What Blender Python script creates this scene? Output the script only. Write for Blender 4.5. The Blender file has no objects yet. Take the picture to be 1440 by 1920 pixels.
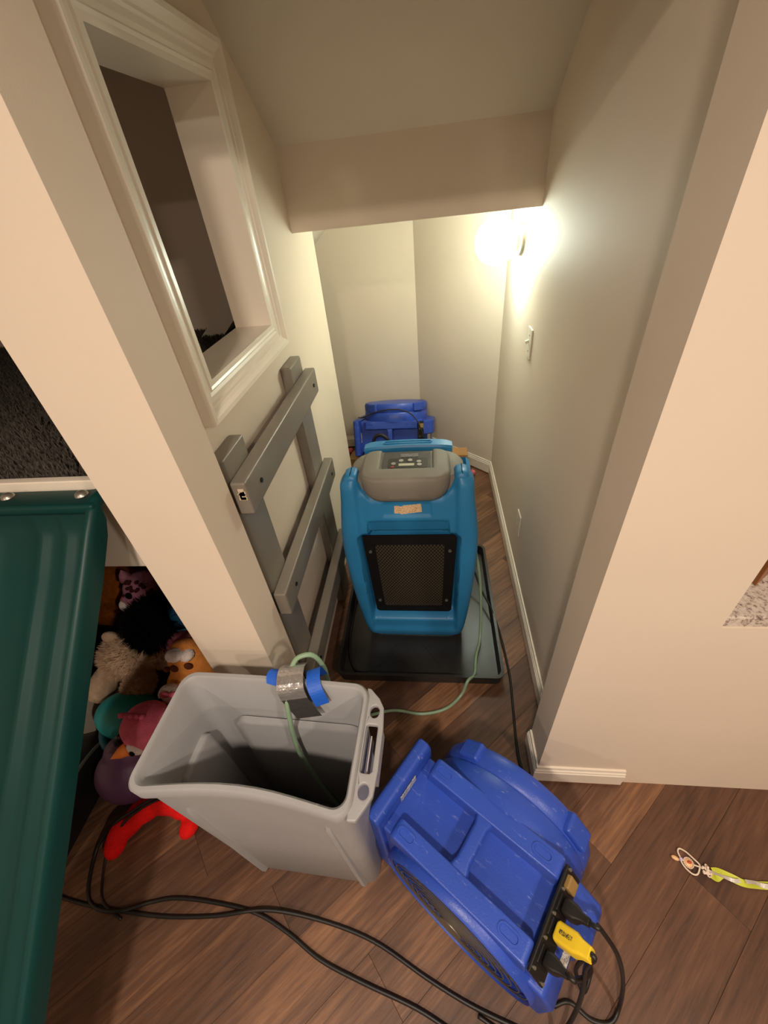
import bpy, bmesh, math, random
from math import sin, cos, pi, radians, sqrt
from mathutils import Vector, Matrix, noise, Euler

S = bpy.context.scene
COL = S.collection
random.seed(7)

# ------------------------------------------------------------------ camera
cam_d = bpy.data.cameras.new('camera')
cam = bpy.data.objects.new('camera', cam_d)
COL.objects.link(cam)
Rm = Matrix(((0.99232, 0.02217, 0.12164), (0.08060, 0.62463, -0.77677), (-0.09321, 0.78061, 0.61805)))
cam.matrix_world = Matrix.Translation((0, 0, 1.65)) @ Rm.normalized().to_4x4()
cam_d.sensor_fit = 'VERTICAL'
cam_d.sensor_height = 36.0
cam_d.lens = 770.0 / 1920.0 * 36.0
cam_d.clip_start = 0.02
S.camera = cam

# ------------------------------------------------------------------ world, lights, exposure
w = bpy.data.worlds.new('world')
S.world = w
w.use_nodes = True
w.node_tree.nodes['Background'].inputs[0].default_value = (1.0, 0.88, 0.76, 1)
w.node_tree.nodes['Background'].inputs[1].default_value = 0.30

def can_light(name, loc, power, rad, color):
    d = bpy.data.lights.new(name, 'AREA')
    d.shape = 'DISK'; d.size = rad * 2; d.energy = power; d.color = color
    o = bpy.data.objects.new(name, d); COL.objects.link(o)
    o.location = loc
    return o
WARM = (1.0, 0.84, 0.69)
can_light('ceiling_can_light', (-0.20, -0.75, 2.43), 34, 0.07, WARM)
can_light('ceiling_can_light.001', (1.30, -0.9, 2.43), 28, 0.07, WARM)
can_light('ceiling_can_light.002', (-1.7, -1.7, 2.43), 20, 0.07, WARM)
can_light('ceiling_can_light.003', (0.5, -2.4, 2.43), 24, 0.07, WARM)

S.view_settings.view_transform = 'Standard'
S.view_settings.look = 'None'
S.view_settings.gamma = 1.0
S.view_settings.use_curve_mapping = False
S.view_settings.exposure = 0.0

# ------------------------------------------------------------------ materials
def lin(c):
    def f(v):
        v /= 255.0
        return v / 12.92 if v <= 0.04045 else ((v + 0.055) / 1.055) ** 2.4
    return (f(c[0]), f(c[1]), f(c[2]), 1.0)

def mat(name, col, rough=0.6, var=0.0, scale=8.0, bump=0.0, bscale=200.0, metal=0.0, spec=0.5, emit=None, estr=0.0, coat=0.0, alpha_tr=0.0, detail=4, sss=0.0):
    m = bpy.data.materials.new(name); m.use_nodes = True
    nt = m.node_tree; b = nt.nodes['Principled BSDF']
    b.inputs['Roughness'].default_value = rough
    b.inputs['Metallic'].default_value = metal
    b.inputs['Specular IOR Level'].default_value = spec
    b.inputs['Coat Weight'].default_value = coat
    b.inputs['Transmission Weight'].default_value = alpha_tr
    c = lin(col)
    b.inputs['Base Color'].default_value = c
    tc = nt.nodes.new('ShaderNodeTexCoord')
    if var > 0:
        n = nt.nodes.new('ShaderNodeTexNoise'); n.inputs['Scale'].default_value = scale; n.inputs['Detail'].default_value = detail
        nt.links.new(tc.outputs['Object'], n.inputs['Vector'])
        r = nt.nodes.new('ShaderNodeValToRGB')
        r.color_ramp.elements[0].position = 0.3; r.color_ramp.elements[1].position = 0.7
        r.color_ramp.elements[0].color = tuple(x * (1 - var) for x in c[:3]) + (1,)
        r.color_ramp.elements[1].color = tuple(min(1, x * (1 + var)) for x in c[:3]) + (1,)
        nt.links.new(n.outputs['Fac'], r.inputs['Fac'])
        nt.links.new(r.outputs['Color'], b.inputs['Base Color'])
    if bump > 0:
        n2 = nt.nodes.new('ShaderNodeTexNoise'); n2.inputs['Scale'].default_value = bscale; n2.inputs['Detail'].default_value = 3
        nt.links.new(tc.outputs['Object'], n2.inputs['Vector'])
        bp = nt.nodes.new('ShaderNodeBump'); bp.inputs['Strength'].default_value = bump; bp.inputs['Distance'].default_value = 0.004
        nt.links.new(n2.outputs['Fac'], bp.inputs['Height'])
        nt.links.new(bp.outputs['Normal'], b.inputs['Normal'])
    if emit:
        b.inputs['Emission Color'].default_value = lin(emit)
        b.inputs['Emission Strength'].default_value = estr
    return m

def scuffed(name, col, scuff, rough=0.42, amount=0.62, scale=26.0, spec=0.5):
    """moulded plastic with pale scratches and rubbed patches"""
    m = mat(name, col, rough, var=0.08, scale=5, bump=0.12, bscale=260, spec=spec)
    nt = m.node_tree; b = nt.nodes['Principled BSDF']
    src = b.inputs['Base Color'].links[0].from_socket
    tc = nt.nodes.new('ShaderNodeTexCoord')
    mp = nt.nodes.new('ShaderNodeMapping'); mp.inputs['Scale'].default_value = (1, 3.5, 1.6)
    n = nt.nodes.new('ShaderNodeTexNoise'); n.inputs['Scale'].default_value = scale; n.inputs['Detail'].default_value = 8; n.inputs['Roughness'].default_value = 0.7
    r = nt.nodes.new('ShaderNodeValToRGB'); r.color_ramp.elements[0].position = amount; r.color_ramp.elements[1].position = amount + 0.14
    mx = nt.nodes.new('ShaderNodeMix'); mx.data_type = 'RGBA'
    nt.links.new(tc.outputs['Object'], mp.inputs['Vector']); nt.links.new(mp.outputs['Vector'], n.inputs['Vector'])
    nt.links.new(n.outputs['Fac'], r.inputs['Fac']); nt.links.new(r.outputs['Color'], mx.inputs['Factor'])
    nt.links.new(src, mx.inputs['A']); mx.inputs['B'].default_value = lin(scuff)
    nt.links.new(mx.outputs['Result'], b.inputs['Base Color'])
    return m

def wood_floor():
    m = bpy.data.materials.new('vinyl_plank'); m.use_nodes = True
    nt = m.node_tree; b = nt.nodes['Principled BSDF']; L = nt.links.new
    tc = nt.nodes.new('ShaderNodeTexCoord'); oi = nt.nodes.new('ShaderNodeObjectInfo')
    add = nt.nodes.new('ShaderNodeVectorMath'); add.operation = 'ADD'
    sc = nt.nodes.new('ShaderNodeVectorMath'); sc.operation = 'SCALE'
    cmb = nt.nodes.new('ShaderNodeCombineXYZ')
    L(oi.outputs['Random'], cmb.inputs['X']); L(oi.outputs['Random'], cmb.inputs['Y'])
    L(cmb.outputs['Vector'], sc.inputs[0]); sc.inputs['Scale'].default_value = 37.0
    L(tc.outputs['Object'], add.inputs[0]); L(sc.outputs['Vector'], add.inputs[1])
    mp = nt.nodes.new('ShaderNodeMapping'); mp.inputs['Scale'].default_value = (1.6, 24, 1)
    L(add.outputs['Vector'], mp.inputs['Vector'])
    g = nt.nodes.new('ShaderNodeTexNoise'); g.inputs['Scale'].default_value = 3.2; g.inputs['Detail'].default_value = 8; g.inputs['Roughness'].default_value = 0.65; g.inputs['Distortion'].default_value = 0.4
    L(mp.outputs['Vector'], g.inputs['Vector'])
    mp2 = nt.nodes.new('ShaderNodeMapping'); mp2.inputs['Scale'].default_value = (1.2, 5, 1)
    L(add.outputs['Vector'], mp2.inputs['Vector'])
    g2 = nt.nodes.new('ShaderNodeTexNoise'); g2.inputs['Scale'].default_value = 2.0; g2.inputs['Detail'].default_value = 3
    L(mp2.outputs['Vector'], g2.inputs['Vector'])
    r = nt.nodes.new('ShaderNodeValToRGB')
    r.color_ramp.elements[0].position = 0.30; r.color_ramp.elements[0].color = lin((66, 44, 33))
    r.color_ramp.elements[1].position = 0.74; r.color_ramp.elements[1].color = lin((158, 114, 80))
    e = r.color_ramp.elements.new(0.52); e.color = lin((104, 72, 53))
    mixf = nt.nodes.new('ShaderNodeMath'); mixf.operation = 'MULTIPLY_ADD'; mixf.inputs[1].default_value = 0.55
    L(g.outputs['Fac'], mixf.inputs[0])
    m2 = nt.nodes.new('ShaderNodeMath'); m2.operation = 'MULTIPLY'; m2.inputs[1].default_value = 0.45
    L(g2.outputs['Fac'], m2.inputs[0]); L(m2.outputs[0], mixf.inputs[2])
    # per plank tone
    m3 = nt.nodes.new('ShaderNodeMath'); m3.operation = 'MULTIPLY_ADD'; m3.inputs[1].default_value = 0.18; m3.inputs[2].default_value = -0.075
    L(oi.outputs['Random'], m3.inputs[0])
    m4 = nt.nodes.new('ShaderNodeMath'); m4.operation = 'ADD'
    L(mixf.outputs[0], m4.inputs[0]); L(m3.outputs[0], m4.inputs[1])
    L(m4.outputs[0], r.inputs['Fac']); L(r.outputs['Color'], b.inputs['Base Color'])
    b.inputs['Roughness'].default_value = 0.48
    bp = nt.nodes.new('ShaderNodeBump'); bp.inputs['Strength'].default_value = 0.25; bp.inputs['Distance'].default_value = 0.002
    L(g.outputs['Fac'], bp.inputs['Height']); L(bp.outputs['Normal'], b.inputs['Normal'])
    return m

def granite():
    m = mat('granite', (200, 190, 180), 0.2)
    nt = m.node_tree; b = nt.nodes['Principled BSDF']; L = nt.links.new
    tc = nt.nodes.new('ShaderNodeTexCoord')
    n = nt.nodes.new('ShaderNodeTexNoise'); n.inputs['Scale'].default_value = 95; n.inputs['Detail'].default_value = 8; n.inputs['Roughness'].default_value = 0.75
    L(tc.outputs['Object'], n.inputs['Vector'])
    r = nt.nodes.new('ShaderNodeValToRGB'); cr = r.color_ramp
    cr.elements[0].position = 0.30; cr.elements[0].color = lin((70, 56, 54))
    cr.elements[1].position = 0.66; cr.elements[1].color = lin((222, 212, 200))
    e = cr.elements.new(0.42); e.color = lin((150, 134, 124))
    e = cr.elements.new(0.49); e.color = lin((205, 192, 180))
    L(n.outputs['Fac'], r.inputs['Fac']); L(r.outputs['Color'], b.inputs['Base Color'])
    return m

def printed(name, base, ink, scale=140.0, lo=0.52):
    """paper label carrying lines of illegible small print"""
    m = mat(name, base, 0.55)
    nt = m.node_tree; b = nt.nodes['Principled BSDF']; L = nt.links.new
    tc = nt.nodes.new('ShaderNodeTexCoord')
    mp = nt.nodes.new('ShaderNodeMapping'); mp.inputs['Scale'].default_value = (1, 0.35, 1)
    n = nt.nodes.new('ShaderNodeTexNoise'); n.inputs['Scale'].default_value = scale; n.inputs['Detail'].default_value = 2
    L(tc.outputs['Object'], mp.inputs['Vector']); L(mp.outputs['Vector'], n.inputs['Vector'])
    r = nt.nodes.new('ShaderNodeValToRGB'); cr = r.color_ramp
    cr.elements[0].position = lo; cr.elements[0].color = lin(base)
    cr.elements[1].position = lo + 0.08; cr.elements[1].color = lin(ink)
    L(n.outputs['Fac'], r.inputs['Fac']); L(r.outputs['Color'], b.inputs['Base Color'])
    return m

M = dict(
    paint=mat('wall_paint', (226, 211, 193), 0.62, var=0.02, scale=3, bump=0.05, bscale=500, spec=0.3),
    ceil=mat('ceiling_paint', (224, 214, 198), 0.7, bump=0.08, bscale=400),
    trim=mat('trim_paint', (238, 228, 212), 0.30),
    shoe=mat('raw_wood_strip', (128, 76, 50), 0.7, var=0.25, scale=40),
    greywood=mat('grey_painted_wood', (128, 121, 110), 0.32, var=0.05, scale=12, bump=0.06, bscale=120),
    chip=mat('bare_chip', (205, 190, 165), 0.7),
    screw=mat('dark_screw', (35, 32, 34), 0.4, metal=0.6),
    plank=wood_floor(),
    subfloor=mat('subfloor', (40, 28, 22), 0.9),
    fanblue=scuffed('blue_fan_plastic', (46, 78, 178), (132, 146, 200), 0.38, 0.60),
    fandark=mat('fan_black', (24, 22, 22), 0.45),
    wire=mat('steel_wire', (120, 112, 100), 0.4, metal=0.6),
    dehblue=scuffed('light_blue_plastic', (44, 128, 182), (90, 160, 190), 0.42, 0.72, 18),
    dehgrey=mat('grey_textured_plastic', (132, 126, 116), 0.6, var=0.04, bump=0.35, bscale=420),
    panel=mat('control_overlay', (78, 78, 78), 0.25, var=0.1, scale=30),
    paneldark=mat('control_overlay_dark', (48, 50, 50), 0.25),
    lcd=mat('lcd_window', (196, 196, 170), 0.2),
    button=mat('silver_button', (168, 166, 160), 0.35, metal=0.4),
    red=mat('red_print', (150, 60, 55), 0.5),
    black=mat('black_metal', (18, 17, 17), 0.5, spec=0.3),
    void=mat('dark_interior', (10, 10, 10), 0.9),
    mesh=mat('expanded_metal', (104, 92, 70), 0.5, metal=0.3),
    bolt=mat('zinc_bolt', (170, 165, 155), 0.35, metal=0.8),
    sticker=printed('torn_tan_sticker', (226, 196, 156), (186, 146, 112), 300, 0.52),
    label=printed('white_print_label', (190, 192, 196), (90, 90, 96), 700, 0.5),
    bin=mat('grey_bin_plastic', (158, 158, 160), 0.5, var=0.05, scale=6, bump=0.10, bscale=300),
    tray=mat('black_tray_plastic', (40, 38, 36), 0.35, var=0.15, scale=14, bump=0.05, bscale=60),
    hose=mat('green_hose', (142, 170, 140), 0.35, spec=0.6),
    cord=mat('black_cord', (26, 23, 22), 0.45),
    bluetape=mat('blue_tape', (28, 92, 200), 0.55, bump=0.2, bscale=90),
    duct=mat('silver_duct_tape', (190, 188, 188), 0.25, metal=0.75, bump=0.9, bscale=45),
    yellow=mat('yellow_plug_plastic', (236, 200, 44), 0.4),
    slide=mat('green_slide_plastic', (6, 56, 54), 0.42, var=0.10, scale=3, bump=0.04, bscale=40, spec=0.28),
    carpet=mat('grey_brown_carpet', (76, 70, 64), 0.95, var=0.3, scale=60),
    card=mat('cardboard', (176, 132, 84), 0.8, var=0.05, scale=20),
    granite=granite(),
    cabinet=mat('orange_brown_cabinet', (150, 92, 44), 0.4, var=0.12, scale=14),
    plate=mat('switch_plate', (232, 224, 206), 0.35),
    pinkball=mat('pink_rubber', (230, 110, 125), 0.4),
    globe=mat('lit_globe', (255, 250, 235), 0.3, emit=(240, 255, 238), estr=50.0),
    lampbase=mat('brushed_nickel', (170, 160, 140), 0.3, metal=0.9),
)

def fuzzy(name, col, var=0.25):
    return mat(name, col, 0.95, var=var, scale=45, bump=1.0, bscale=320, spec=0.2)

# ------------------------------------------------------------------ mesh helpers
class MB:
    def __init__(s): s.bm = bmesh.new()
    def box(s, lo, hi, rot=None, piv=None):
        vs = []
        for x in (lo[0], hi[0]):
            for y in (lo[1], hi[1]):
                for z in (lo[2], hi[2]):
                    v = Vector((x, y, z))
                    if rot:
                        p = Vector(piv) if piv else (Vector(lo) + Vector(hi)) / 2
                        v = rot @ (v - p) + p
                    vs.append(s.bm.verts.new(v))
        for f in ((0, 1, 3, 2), (4, 6, 7, 5), (0, 4, 5, 1), (2, 3, 7, 6), (0, 2, 6, 4), (1, 5, 7, 3)):
            s.bm.faces.new([vs[i] for i in f])
        return s
    def prism(s, pts, d0, d1, axis='z'):
        def mk(p, d):
            return {'z': (p[0], p[1], d), 'y': (p[0], d, p[1]), 'x': (d, p[0], p[1])}[axis]
        a = [s.bm.verts.new(mk(p, d0)) for p in pts]; b = [s.bm.verts.new(mk(p, d1)) for p in pts]
        n = len(pts)
        s.bm.faces.new(a); s.bm.faces.new(b[::-1])
        for i in range(n): s.bm.faces.new((a[i], b[i], b[(i + 1) % n], a[(i + 1) % n]))
        return s
    def plate(s, outer, holes, d0, d1, axis='z'):
        """flat plate with holes, extruded from d0 to d1"""
        t = bmesh.new()
        for loop in [outer] + holes:
            v = [t.verts.new((p[0], p[1], 0)) for p in loop]
            for i in range(len(v)): t.edges.new((v[i], v[(i + 1) % len(v)]))
        bmesh.ops.triangle_fill(t, edges=t.edges[:], use_beauty=True)
        t.verts.index_update()
        def mk(p, d):
            return {'z': (p[0], p[1], d), 'y': (p[0], d, p[1]), 'x': (d, p[0], p[1])}[axis]
        A = [s.bm.verts.new(mk(v.co, d0)) for v in t.verts]; B = [s.bm.verts.new(mk(v.co, d1)) for v in t.verts]
        for f in t.faces:
            idx = [v.index for v in f.verts]
            s.bm.faces.new([A[i] for i in idx]); s.bm.faces.new([B[i] for i in idx[::-1]])
        k = 0
        for loop in [outer] + holes:
            n = len(loop)
            for i in range(n):
                a, b = k + i, k + (i + 1) % n
                s.bm.faces.new((A[a], A[b], B[b], B[a]))
            k += n
        t.free()
        return s
    def loft(s, loops, cap0=True, cap1=True, closed=True):
        L = [[s.bm.verts.new(p) for p in lp] for lp in loops]
        n = len(L[0])
        for i in range(len(L) - 1):
            for j in range(n if closed else n - 1):
                s.bm.faces.new((L[i][j], L[i][(j + 1) % n], L[i + 1][(j + 1) % n], L[i + 1][j]))
        if cap0 and closed: s.bm.faces.new(L[0][::-1])
        if cap1 and closed: s.bm.faces.new(L[-1])
        return s
    def cyl(s, p0, p1, r0, r1=None, n=16, caps=True):
        p0, p1 = Vector(p0), Vector(p1); r1 = r0 if r1 is None else r1
        q = (p1 - p0).to_track_quat('Z', 'Y')
        loops = [[p + q @ Vector((r * cos(2 * pi * k / n), r * sin(2 * pi * k / n), 0)) for k in range(n)] for p, r in ((p0, r0), (p1, r1))]
        return s.loft(loops, caps, caps)
    def lathe(s, prof, axis='z', center=(0, 0, 0), n=40):
        """closed/open profile of (r, h) revolved about an axis"""
        c = Vector(center); loops = []
        for r, h in prof:
            lp = []
            for k in range(n):
                a = 2 * pi * k / n
                v = {'z': (r * cos(a), r * sin(a), h), 'y': (r * cos(a), h, r * sin(a)), 'x': (h, r * cos(a), r * sin(a))}[axis]
                lp.append(c + Vector(v))
            loops.append(lp)
        return s.loft(loops)
    def tube(s, pts, r, n=8, sub=6, closed=False):
        P = smooth_path(pts, sub, closed)
        T = []
        for i in range(len(P)):
            a = P[i - 1] if (i > 0 or closed) else P[i]
            b = P[(i + 1) % len(P)] if (i < len(P) - 1 or closed) else P[i]
            T.append((b - a).normalized())
        u = T[0].orthogonal().normalized(); loops = []
        for i, p in enumerate(P):
            u = (u - T[i] * u.dot(T[i])).normalized(); v = T[i].cross(u)
            rr = r(i / (len(P) - 1)) if callable(r) else r
            loops.append([p + (u * cos(2 * pi * k / n) + v * sin(2 * pi * k / n)) * rr for k in range(n)])
        if closed: loops.append(loops[0])
        return s.loft(loops, not closed, not closed)
    def ball(s, c, r, sub=3, rot=None, nz=0.0, nsc=6.0):
        r = (r, r, r) if isinstance(r, (int, float)) else r
        t = bmesh.new(); bmesh.ops.create_icosphere(t, subdivisions=sub, radius=1)
        m = {}
        for v in t.verts:
            d = Vector((v.co.x * r[0], v.co.y * r[1], v.co.z * r[2]))
            if nz: d *= 1 + nz * noise.noise(v.co * nsc + Vector(c) * 9)
            if rot: d = rot @ d
            m[v] = s.bm.verts.new(Vector(c) + d)
        for f in t.faces: s.bm.faces.new([m[v] for v in f.verts])
        t.free()
        return s
    def build(s, name, material, parent=None, smooth=False, bevel=0.0, seg=2, angle=40, offset=None, kind=None, label=None):
        bmesh.ops.recalc_face_normals(s.bm, faces=s.bm.faces[:])
        if offset is not None: bmesh.ops.translate(s.bm, verts=s.bm.verts[:], vec=-Vector(offset))
        me = bpy.data.meshes.new(name); s.bm.to_mesh(me); s.bm.free()
        for mm in (material if isinstance(material, list) else [material]): me.materials.append(mm)
        o = bpy.data.objects.new(name, me); COL.objects.link(o)
        if parent: o.parent = parent
        if smooth:
            for p in me.polygons: p.use_smooth = True
            if smooth != 'all':
                try: me.set_sharp_from_angle(angle=radians(angle))
                except Exception: pass
        if bevel:
            b = o.modifiers.new('bevel', 'BEVEL'); b.width = bevel; b.segments = seg; b.limit_method = 'ANGLE'; b.angle_limit = radians(35)
            if not smooth:
                for p in me.polygons: p.use_smooth = True
                wn = o.modifiers.new('wn', 'WEIGHTED_NORMAL'); wn.keep_sharp = True
        if kind: o['kind'] = kind
        if label: o['label'] = label
        return o

def smooth_path(pts, sub=6, closed=False):
    p = [Vector(q) for q in pts]; n = len(p); out = []
    segs = n if closed else n - 1
    for i in range(segs):
        g = (lambda k: p[k % n]) if closed else (lambda k: p[max(0, min(n - 1, k))])
        a, b, c, d = g(i - 1), g(i), g(i + 1), g(i + 2)
        for k in range(sub):
            t = k / sub
            out.append(0.5 * ((2 * b) + (c - a) * t + (2 * a - 5 * b + 4 * c - d) * t * t + (3 * b - a - 3 * c + d) * t ** 3))
    if not closed: out.append(p[-1])
    return out

def rrect(x0, y0, x1, y1, r, n=5):
    out = []
    for cx, cy, a0 in ((x1 - r, y1 - r, 0), (x0 + r, y1 - r, 90), (x0 + r, y0 + r, 180), (x1 - r, y0 + r, 270)):
        for k in range(n + 1):
            a = radians(a0 + 90 * k / n); out.append((cx + r * cos(a), cy + r * sin(a)))
    return out

def circ(cx, cy, r, n=20, ry=None):
    ry = r if ry is None else ry
    return [(cx + r * cos(2 * pi * k / n), cy + ry * sin(2 * pi * k / n)) for k in range(n)]

def tag(o, label, cat, group=None, kind=None):
    o['label'] = label; o['category'] = cat
    if group: o['group'] = group
    if kind: o['kind'] = kind
    return o

def thing(name, label, cat, loc=(0, 0, 0), rot=(0, 0, 0), group=None):
    o = bpy.data.objects.new(name, None); COL.objects.link(o)
    o.empty_display_size = 0.05
    o.location = loc; o.rotation_euler = rot
    return tag(o, label, cat, group)

def struct(o, label=None, cat=None):
    o['kind'] = 'structure'
    if label: o['label'] = label
    if cat: o['category'] = cat
    return o

def sstep(a, b, x):
    if a == b: return 1.0 if x >= a else 0.0
    t = max(0.0, min(1.0, (x - a) / (b - a))); return t * t * (3 - 2 * t)

# ================================================================== ROOM SHELL
# floor: dark base plus single planks laid diagonally
fl = MB().box((-3.2, -3.2, -0.06), (3.2, 3.2, -0.012)).build('floor', M['subfloor'])
struct(fl, 'dark brown wood-look plank floor laid on the diagonal', 'floor')
PW, PL, PA = 0.150, 1.22, radians(42)
pm = None
ca, sa = cos(PA), sin(PA)
for row in range(-16, 18):
    vy = row * PW
    off = (row * 0.437) % 1.0 * PL
    for col in range(-3, 4):
        ux = col * PL + off
        cx, cy = ux * ca - vy * sa, ux * sa + vy * ca
        # keep planks whose length crosses the part of the floor the picture shows
        hit = False
        for t in (-0.6, -0.4, -0.2, 0, 0.2, 0.4, 0.6):
            px, py = cx + t * ca, cy + t * sa
            if (-1.4 < px < 1.5 and -0.35 < py < 0.9) or (-0.7 < px < 0.55 and 0.8 < py < 2.95) or (-2.0 < px < -0.6 and 0.6 < py < 1.9):
                hit = True; break
        if not hit: continue
        if pm is None:
            o = MB().box((-PL / 2 + 0.0002, -PW / 2 + 0.0002, -0.012), (PL / 2 - 0.0002, PW / 2 - 0.0002, 0)).build('plank', M['plank'], fl, bevel=0.0006, seg=1)
            pm = o.data; first = o
        else:
            o = first.copy(); COL.objects.link(o); o.name = 'plank'
        o.location = (cx, cy, 0); o.rotation_euler = (0, 0, PA + (pi if random.random() < 0.5 else 0))

XR, XL = 0.398, -0.506
HY, HZ0, HZ1 = 1.82, 1.546, 1.790       # drop header face
struct(MB().box((-0.648, 0.60, 1.99), (0.40, 0.715, 2.6)).build('wall_opening_header', M['paint']))
# right side: passage wall, jamb strip and front wall with its counter opening
struct(MB().box((XR, 0.69, 0), (0.52, 2.475, 2.6)).build('wall_right', M['paint']), 'greige passage wall with the globe lamp and light switch', 'wall')
wf = MB()
wf.plate([(0.325, 0), (2.6, 0), (2.6, 2.6), (0.325, 2.6)], [[(0.592, 0.86), (1.55, 0.86), (1.55, 2.1), (0.592, 2.1)]], 0.575, 0.69, 'y')
struct(wf.build('wall_front_right', M['paint']), 'peach-lit front wall beside the passage, cut by a counter opening', 'wall')
# angled wall and back wall
ang = [(XR, 2.475), (-0.087, 2.945), (-0.02, 3.04), (0.52, 2.58)]
struct(MB().prism(ang, 0, 2.6).build('wall_angled', M['paint']), 'angled greige wall behind the lamp at the passage end', 'wall')
struct(MB().box((-1.7, 2.945, 0), (-0.02, 3.06, 2.6)).build('wall_back', M['paint']), 'yellowish back wall behind the far blue fan', 'wall')
struct(MB().box((-1.80, 2.05, 0), (-1.70, 3.06, 2.6)).build('wall_back_left', M['paint']))
# left side: pillar, passage wall with the framed opening
struct(MB().box((-0.648, 0.60, 0), (-0.46, 0.725, 2.6)).build('wall_pillar_left', M['paint']), 'peach-lit pillar between the toy pile and the passage', 'wall')
wl = MB()
OY0, OY1, OZ0, OZ1 = 0.868, 1.352, 1.333, 1.893
wl.plate([(0.725, 0), (2.05, 0), (2.05, 2.6), (0.725, 2.6)], [[(OY0, OZ0), (OY1, OZ0), (OY1, OZ1), (OY0, OZ1)]], -0.606, XL, 'x')
struct(wl.build('wall_left', M['paint']), 'passage wall with the white framed opening and the grey ladder', 'wall')
# sloped stair underside, drop header, low ceiling beyond it
sl = 0.62
y2 = HY - (2.62 - HZ1) / sl
struct(MB().prism([(HY, HZ1), (y2, 2.62), (y2, 2.72), (HY, HZ1 + 0.14)], XL - 0.05, XR + 0.06, 'x').build('ceiling_sloped', M['ceil']), 'sloped underside of the stairs above the passage', 'ceiling')
struct(MB().box((XL - 0.02, HY, HZ0), (XR + 0.02, HY + 0.10, HZ1 + 0.1)).build('wall_header', M['paint']), 'drop header across the passage below the sloped ceiling', 'wall')
struct(MB().box((-0.42, HY + 0.05, 1.655), (XR + 0.05, 3.02, 1.72)).build('ceiling_low', M['ceil']))
struct(MB().prism([(-0.42, 1.655), (-1.75, 0.46), (-1.75, 0.56), (-0.42, 1.755)], 1.92, 3.0, 'y').build('ceiling_stair', M['ceil']), 'white sloping stair underside at the far end', 'ceiling')
# the room behind the camera
struct(MB().box((-3.2, -3.2, 2.45), (3.2, 0.72, 2.52)).build('ceiling_room', M['ceil']))
struct(MB().box((-3.2, -3.3, 0), (3.2, -3.2, 2.5)).build('wall_rear', M['paint']))
struct(MB().box((-3.3, -3.2, 0), (-3.2, 0.7, 2.5)).build('wall_room_left', M['paint']))
struct(MB().box((3.2, -3.2, 0), (3.3, 0.7, 2.5)).build('wall_room_right', M['paint']))
struct(MB().box((2.6, 0.575, 0), (3.2, 0.69, 2.5)).build('wall_front_far_right', M['paint']))
struct(MB().box((-3.2, 0.60, 0), (-1.35, 0.72, 2.5)).build('wall_front_left', M['paint']))
struct(MB().box((-1.35, 0.60, 1.97), (-0.648, 0.72, 2.5)).build('wall_loft_light_block', M['paint']))  # unseen wall, lower edge set to keep direct light off the loft back
# kitchen box behind the counter opening
struct(MB().box((0.55, 1.5, 0), (2.6, 1.6, 2.5)).build('wall_kitchen', M['paint']))
# loft
loft = MB().box((-2.3, 0.72, 1.06), (-0.606, 2.05, 1.175)).build('floor_loft', M['subfloor'])
struct(loft, 'carpeted loft platform at the head of the green slide', 'floor')
struct(MB().box((-2.3, 2.05, 0), (-0.506, 2.15, 2.6)).build('wall_loft_back', M['paint']))
struct(MB().box((-2.4, 0.72, 0), (-2.3, 2.15, 2.6)).build('wall_loft_left', M['paint']))
struct(MB().box((-2.3, 0.72, 2.3), (-0.606, 2.05, 2.4)).build('ceiling_loft', M['ceil']))
struct(MB().box((-1.35, 0.702, 0.925), (-0.648, 0.724, 1.200)).build('trim_1', M['trim'], bevel=0.003), 'white fascia board below the edge of the loft carpet', 'trim')
struct(MB().box((-0.672, 0.69, 0.60), (-0.650, 0.735, 1.16)).build('trim_2', M['card']), 'raw wood strip on the back edge of the left pillar', 'trim')
# carpet pile of the loft
cp = MB()
nx, ny = 150, 120
for i in range(nx):
    for j in range(ny):
        x = -2.2 + 1.58 * (i + random.random()) / nx; y = 0.728 + 1.32 * (j + random.random()) / ny
        for _ in range(2):
            hx, hy = random.uniform(-.009, .009), random.uniform(-.009, .009)
            r = 0.006
            a = random.uniform(0, 6.28)
            b3 = [cp.bm.verts.new((x + r * cos(a + k * 2.094), y + r * sin(a + k * 2.094), 1.175)) for k in range(3)]
            tp = cp.bm.verts.new((x + hx, y + hy, 1.188 + random.random() * 0.011))
            for k in range(3): cp.bm.faces.new((b3[k], b3[(k + 1) % 3], tp))
cp.build('carpet_pile', M['carpet'], loft, kind='stuff')

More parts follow.
